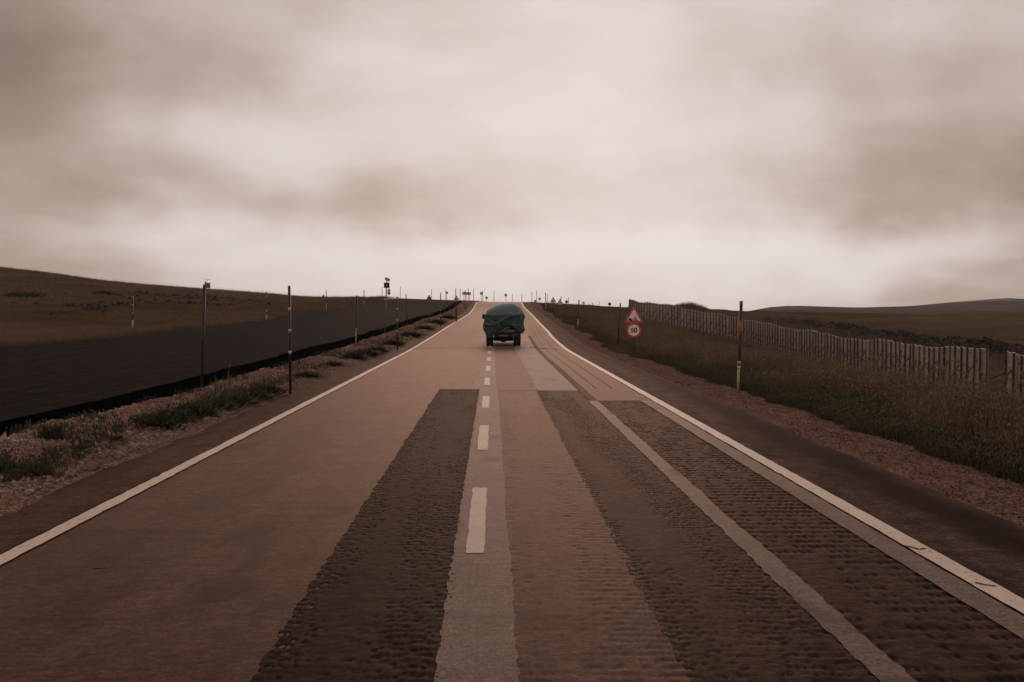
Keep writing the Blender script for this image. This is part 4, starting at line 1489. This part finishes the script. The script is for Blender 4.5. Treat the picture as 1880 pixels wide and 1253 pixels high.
# ------------------------------------------------------------------ windbreak fences
def fence(y_from, y_to, label, brace_every=2, seedk=1):
    rg = random.Random(seedk)
    ys = [y_from]
    while ys[-1] < y_to:
        ys.append(ys[-1] + .80 + rg.uniform(-.06, .06))
    x_ = lambda y: float(XF(y))
    root = empty('windbreak_fence', (x_(y_from), y_from, H1(x_(y_from), y_from)))
    tag(root, label, 'fence', 'windbreak fences in the right field')
    O = root.location
    post_me = None
    tops = []
    Hf = 2.47
    postmesh = MB().box((0, 0, Hf / 2 - .2), (.068, .068, Hf + .4)).mesh('fence_post', M['fence_post'])
    cyl = MB().tube((0, 0, -.15), (0, 0, 1), .036, 6).mesh('brace', M['brace'])
    for i, y in enumerate(ys):
        x = x_(y)
        g = H1(x, y)
        wob = .10 * math.sin(y * .42) + .06 * math.sin(y * 1.1 + 1)
        top = g + Hf + wob * .8
        tops.append((x, y, g, top))
        o = bpy.data.objects.new('fence_post', postmesh)
        o.location = Vector((x, y, g + wob * .8 + rg.choice((0, 0, .03, .08)))) - O
        o.rotation_euler = (rg.gauss(0, .012), rg.gauss(0, .012), 0)
        o.scale = (rg.uniform(.8, 1.25), rg.uniform(.8, 1.25), 1)
        link(o, root)
        if i % brace_every == 0 and i > 0:
            a = Vector((x - .10, y - .02, g + 1.62 * rg.uniform(.9, 1.08)))
            b = Vector((x - 1.25, y - .35, H1(x - 1.25, y - .35)))
            q = (a - b)
            o = bpy.data.objects.new('brace', cyl)
            o.location = b - O
            o.rotation_euler = q.to_track_quat('Z', 'Y').to_euler()
            o.scale = (1, 1, q.length)
            link(o, root)
    # panels: one sheet per bay, sagging on top, on the far side of the posts
    for i in range(len(tops) - 1):
        (xa, ya, ga, ta), (xb, yb, gb, tb) = tops[i], tops[i + 1]
        mb = MB()
        ncol = 6
        vs, fs = [], []
        L_ = math.hypot(xb - xa, yb - ya)
        sag = rg.uniform(.0, .05)
        for side in (0, 1):
            for j in range(ncol + 1):
                t = j / ncol
                zt_ = ta * (1 - t) + tb * t - .03 - sag * math.sin(math.pi * t)
                zb_ = (ga * (1 - t) + gb * t) - .1
                bul = .055 + .02 * math.sin(math.pi * t) + side * .02 + (.014 if j % 2 else 0)
                vs += [(L_ * t, bul, zb_ - ga), (L_ * t, bul, zt_ - ga)]
        n2 = 2 * (ncol + 1)
        for j in range(ncol):
            a = 2 * j
            fs += [(a, a + 2, a + 3, a + 1), (n2 + a + 1, n2 + a + 3, n2 + a + 2, n2 + a), (a + 1, a + 3, n2 + a + 3, n2 + a + 1), (a, n2 + a, n2 + a + 2, a + 2)]
        fs += [(0, 1, n2 + 1, n2), (n2 - 2, 2 * n2 - 2, 2 * n2 - 1, n2 - 1)]
        mb.add(vs, fs)
        o = mb.build('panel', M['panel'], root)
        o.location = Vector((xa, ya, ga)) - O
        # local x runs along the fence, local +y away from the road
        o.rotation_euler.z = math.atan2(yb - ya, xb - xa)
        o.scale.y = -1
    # pale frayed hem along the top and four wires
    hem = MB()
    for i in range(len(tops) - 1):
        (xa, ya, ga, ta), (xb, yb, gb, tb) = tops[i], tops[i + 1]
        m_ = Vector(((xa + xb) / 2 + .06, (ya + yb) / 2, (ta + tb) / 2 - .02 - rg.uniform(0, .05)))
        a, b = Vector((xa + .06, ya, ta - rg.uniform(-.02, .03))), Vector((xb + .06, yb, tb - rg.uniform(-.02, .02)))
        hem.tube(a - O, m_ - O, .020, 5).tube(m_ - O, b - O, .020, 5)
    hem.build('top_hem', M['white_pole'], root)
    for fz in (.08, .28, .48, .68, .88):
        w = MB()
        for i in range(len(tops) - 1):
            (xa, ya, ga, ta), (xb, yb, gb, tb) = tops[i], tops[i + 1]
            hz = 1 - fz
            a = Vector((xa - .055, ya, ga + (ta - ga) * hz)); b = Vector((xb - .055, yb, gb + (tb - gb) * hz))
            m_ = (a + b) / 2 - Vector((0, 0, rg.uniform(.0, .04)))
            w.tube(a - O, m_ - O, .014, 4, cap=False).tube(m_ - O, b - O, .014, 4, cap=False)
        w.build('wire', M['rail'], root)
    # stay wires at the ends
    for (xa, ya, ga, ta), dy in ((tops[0], -2.0), (tops[-1], 2.2)):
        mb = MB()
        a = Vector((xa, ya, ga + 1.5)); b = Vector((xa - (.2 if dy < 0 else 2.2), ya + dy, H1(xa, ya + dy)))
        mb.tube(a - O, b - O, .03, 6)
        mb.build('end_stay', M['fence_post'], root)
    return root


fence(47.3, 133.2, 'long pale windbreak fence with dark posts and braces running up beside the road')
fence(30.0, 44.6, 'nearer short windbreak fence section cut off by the right edge of the picture', seedk=5)

# ------------------------------------------------------------------ the truck
def truck():
    Y0 = 51.5
    k = .002473                        # metres per pixel of the enlarged view the outline was measured in
    X0 = at(860 + 735 / 11.39, 637, Y0).x
    root = empty('small_truck', (X0, Y0, H1(X0, Y0) + .02))
    tag(root, 'small loaded truck under a dark green tarpaulin driving away on the road', 'truck')
    c = lambda x, y: ((x - 735) * k, (1090 - y) * k)
    # wheels: twin rear tyres, single front
    def wheel(x, y, w, n=2):
        rt = bpy.data.objects.new('wheel', None)
        rt.location = (x, y, .36)
        link(rt, root)
        for j in range(n):
            off = (j - (n - 1) / 2) * w / n
            mb = MB()
            ww = w / n * .46
            prof = [(.20, -ww), (.33, -ww), (.36, -ww * .7), (.36, ww * .7), (.33, ww), (.20, ww)]
            nn = 22
            vs = [(px_ + off, math.cos(2 * math.pi * i / nn) * r_, math.sin(2 * math.pi * i / nn) * r_) for i in range(nn) for (r_, px_) in prof]
            m_ = len(prof)
            fs = [(i * m_ + q, ((i + 1) % nn) * m_ + q, ((i + 1) % nn) * m_ + (q + 1) % m_, i * m_ + (q + 1) % m_) for i in range(nn) for q in range(m_)]
            mb.add(vs, fs).build('tyre', M['tyre'], rt, True)
        MB().tube((-w * .38, 0, 0), (w * .38, 0, 0), .20, 16).build('rim', M['truck_black'], rt)
    wheel(-.71, .75, .38); wheel(.71, .75, .38)
    wheel(-.74, 3.55, .2, 1); wheel(.74, 3.55, .2, 1)
    # chassis, axle with its differential, springs, mud flaps
    mb = MB()
    for s in (-1, 1):
        mb.box((s * .38, 2.0, .58), (.09, 4.1, .14))
    for y in (.1, 1.2, 2.4, 3.6):
        mb.box((0, y, .58), (.70, .08, .10))
    mb.build('chassis', M['truck_black'], root)
    mb = MB().tube((-.75, .75, .36), (.75, .75, .36), .06, 10)
    mb.tube((0, .62, .36), (0, .88, .36), .17, 16)
    mb.prism([(-.20, .30), (-.13, .21), (0, .17), (.13, .21), (.20, .30), (.2, .42), (-.2, .42)], .64, .8)
    mb.build('rear_axle', M['truck_black'], root)
    mb = MB()
    for s in (-1, 1):
        for q in range(3):
            mb.box((s * .46, .75, .44 + q * .03), (.07, 1.0 - q * .2, .018))
    mb.build('leaf_spring', M['truck_black'], root)
    for s in (-1, 1):
        MB().box((s * .72, .33, .33), (.36, .012, .36)).build('mud_flap', M['truck_black'], root)
    MB().box((0, .9, .36), (1.0, .02, .24)).build('rear_tank', M['truck_black'], root)
    # load bed, tailgate, lamps
    mb = MB().box((0, 1.75, .69), (1.72, 3.4, .07))
    mb.build('load_bed', M['truck_black'], root)
    MB().box((0, .05, .575), (1.78, .07, .17)).build('rear_bumper', M['truck_black'], root)
    for s in (-1, 1):
        fr = MB().ring(rect(s * .61 - .20, s * .61 + .20, .50, .64), rect(s * .61 - .185, s * .61 + .185, .515, .625), -.012, .012).build('lamp_frame', M['highlight_trim'] if s < 0 else M['post_dark'], root)
        MB().prism(rect(s * .61 - .18, s * .61 + .18, .517, .623), -.004, .010).build('tail_lamp', M['lamp_red'] if s > 0 else M['dark_box'], root)
        MB().tube((s * .50, -.03, .57), (s * .50, 0, .57), .035, 14).build('reflector', M['grey_box'], root)
    MB().box((.0, -.01, .545), (.46, .012, .085)).build('number_plate', M['grey_box'], root, label='dirty unreadable number plate')
    for x in (-.78, .78):
        MB().box((x, .02, .46), (.04, .05, .12)).build('bumper_bracket', M['truck_black'], root)
    # cargo showing below the tarpaulin
    rg = random.Random(4)
    for i in range(7):
        x = -.30 + i * .175
        pts = []
        r_ = rg.uniform(.09, .13)
        z0 = .76 + rg.uniform(0, .06)
        vs = []
        nn, mm = 9, 5
        for a in range(mm + 1):
            f = a / mm
            rr = r_ * (math.sin(math.pi * min(max(f, .06), .94)))**.5
            for b in range(nn):
                th = 2 * math.pi * b / nn
                w_ = rr * (1 + rg.uniform(-.12, .12))
                vs.append((x + (f - .5) * .30, .16 + math.cos(th) * w_ * 1.2, z0 + math.sin(th) * w_ * .8))
        fs = [(a * nn + b, a * nn + (b + 1) % nn, (a + 1) * nn + (b + 1) % nn, (a + 1) * nn + b) for a in range(mm) for b in range(nn)]
        o = MB().add(vs, fs).build('sack', M['sack'], root, True)
    for (x0, z0, x1, z1, yy) in ((-.34, .70, .30, .86, .03), (.05, .72, .88, .78, .02), (-.1, .90, .55, .70, .05)):
        MB().tube((x0, yy, z0), (x1, yy + .02, z1), .022, 7).build('load_pole', M['sack'], root, True)
    # tarpaulin
    sil = [(375, 885), (345, 800), (310, 745), (300, 650), (325, 570), (345, 480), (365, 400), (395, 345), (440, 312), (520, 268), (620, 225), (720, 200),
           (810, 187), (900, 189), (965, 200), (1060, 245), (1105, 290), (1145, 360), (1180, 430), (1182, 500), (1160, 560), (1160, 640), (1175, 700),
           (1185, 760), (1150, 800), (1115, 830), (1100, 775), (1000, 718), (930, 698), (860, 704), (740, 738), (640, 775), (600, 805), (575, 835), (480, 858)]
    P = [Vector(c(*q)) for q in sil]
    dense = []
    for i in range(len(P)):
        a, b = P[i], P[(i + 1) % len(P)]
        n = max(1, int((b - a).length / .05))
        for q in range(n):
            dense.append(a + (b - a) * q / n)
    ctr = Vector(c(760, 560))
    n = len(dense)
    ridges = [((620, 600), (860, 470), .05, 26), ((860, 470), (1060, 425), .045, 24), ((880, 470), (880, 700), -.05, 22), ((1075, 410), (1100, 760), .05, 26),
              ((340, 625), (470, 645), .05, 20), ((470, 645), (620, 610), .04, 20), ((400, 490), (600, 600), -.04, 26), ((360, 560), (590, 700), -.04, 22),
              ((440, 640), (560, 760), -.05, 18), ((640, 620), (740, 720), -.06, 26), ((620, 600), (560, 800), .05, 26), ((740, 410), (1060, 405), .03, 16),
              ((820, 200), (760, 400), .02, 30), ((1000, 220), (1070, 400), .03, 26), ((400, 420), (560, 330), .02, 30), ((895, 640), (1080, 655), .06, 16)]

    def disp(x, z):
        px_, py_ = x / k + 735, 1090 - z / k
        d = 0
        for (a, b, h_, w_) in ridges:
            ax, ay = a; bx, by = b
            L2 = (bx - ax)**2 + (by - ay)**2
            t = max(0, min(1, ((px_ - ax) * (bx - ax) + (py_ - ay) * (by - ay)) / L2))
            dd = math.hypot(px_ - ax - t * (bx - ax), py_ - ay - t * (by - ay))
            d += h_ * math.exp(-(dd / w_)**2)
        return d
    rings = 22
    vs = []
    for r_ in range(1, rings + 1):
        f = r_ / rings
        for p in dense:
            q = ctr + (p - ctr) * f
            y = max(0, q.y - 1.62)
            y = y * 2.0 + .25 * max(0, f - .80)**1.5 * 4 * (1 if q.y > .95 else .1)
            y -= .12 * (1 - f * f)
            y -= disp(q.x, q.y) * (1.0 if f < .97 else .4)
            y += .03 * mnoise.noise(Vector((q.x * 3, q.y * 3, 1)))
            vs.append((q.x, y, q.y))
    cidx = len(vs)
    vs.append((ctr.x, -.12 - disp(ctr.x, ctr.y), ctr.y))
    # body running forward
    base = (rings - 1) * n
    steps = [.3, .7, 1.2, 1.8, 2.4, 2.9, 3.2]
    for s in steps:
        for i in range(n):
            q = vs[base + i]
            f = 1 - .03 * s - (.25 if s == steps[-1] else 0)
            z = q[2]
            w_ = .04 * mnoise.noise(Vector((i * .25, s * 2.2, 3)))
            x = ctr.x * .6 + (q[0] - ctr.x * .6) * f
            zz = z if z < .9 else .9 + (z - .9) * (1 - .015 * s * s * .6)
            y = max(q[1], 0) * (1 - s / 3.2) + s * 1.0 + (.25 if z > 1.6 else 0) * (1 - s / 3.2)
            vs.append((x + w_, y, zz + w_ * .6))
    fs = []
    for r_ in range(rings - 1):
        for i in range(n):
            j = (i + 1) % n
            fs.append((r_ * n + i, r_ * n + j, (r_ + 1) * n + j, (r_ + 1) * n + i))
    for i in range(n):
        fs.append((cidx, (i + 1) % n, i))
    b0 = rings * n + 1
    for i in range(n):
        j = (i + 1) % n
        fs.append((base + i, base + j, b0 + j, b0 + i))
        for s in range(len(steps) - 1):
            fs.append((b0 + s * n + i, b0 + s * n + j, b0 + (s + 1) * n + j, b0 + (s + 1) * n + i))
    last = b0 + (len(steps) - 1) * n
    fs.append(tuple(last + i for i in range(n)))
    o = MB().add(vs, fs).build('tarpaulin', M['tarp'], root, True)
    # fold highlights laid on it as pale tubes, and pale frayed hems
    def fold_highlight_hem(pts, r_=.009):
        q = []
        for a in pts:
            x, z = c(*a)
            q.append((x, max(0, z - 1.62) * 2.0 - disp(x, z) - .17, z))
        MB().path(q, r_, 5).build('fold_highlight_hem', M['highlight_trim'], o)
    fold_highlight_hem([(620, 600), (700, 550), (780, 500), (860, 470)])
    fold_highlight_hem([(885, 468), (960, 440), (1050, 430)])
    fold_highlight_hem([(345, 622), (400, 632), (470, 648), (540, 640), (590, 628)], .008)
    fold_highlight_hem([(900, 636), (950, 652), (1000, 662), (1080, 655)], .013)
    fold_highlight_hem([(735, 730), (800, 708), (865, 700)], .016)
    fold_highlight_hem([(1050, 745), (1105, 775)], .012)
    # cab, hidden but for its mirror
    cab = MB().prism([(-.78, .45), (.78, .45), (.80, 1.1), (.70, 1.68), (-.70, 1.68), (-.80, 1.1)], 3.3, 4.7).build('cab', M['truck_body'], root)
    MB().prism([(-.62, 1.12), (.62, 1.12), (.58, 1.6), (-.58, 1.6)], 3.285, 3.296).build('rear_window', M['glass'], root)
    MB().prism([(-.68, 1.08), (.68, 1.08), (.62, 1.62), (-.62, 1.62)], 4.704, 4.716).build('windscreen', M['glass'], root)
    MB().box((0, 4.76, .52), (1.6, .1, .2)).build('front_bumper', M['truck_black'], root)
    for s in (-1, 1):
        mi = MB().box((s * 1.06, 3.9, 1.50), (.17, .05, .26)).build('wing_mirror', M['dark_box'], root)
        MB().tube((s * .78, 3.9, 1.40), (s * 1.0, 3.9, 1.46), .015, 6).build('mirror_arm', M['truck_black'], mi)


truck()

# ------------------------------------------------------------------ the air: thin haze over the plateau
HAZE = .00009
hm = bpy.data.materials.new('thin_haze')
hm.use_nodes = True
hn = hm.node_tree
for n_ in list(hn.nodes):
    hn.nodes.remove(n_)
ho = hn.nodes.new('ShaderNodeOutputMaterial')
hv = hn.nodes.new('ShaderNodeVolumePrincipled')
hv.inputs['Density'].default_value = HAZE
hv.inputs['Color'].default_value = (.93, .86, .82, 1)
hv.inputs['Anisotropy'].default_value = .3
hn.links.new(hv.outputs[0], ho.inputs['Volume'])
o = MB().box((500, 1550, 20), (4400, 3500, 200)).build('haze', hm)
tag(o, kind='stuff')
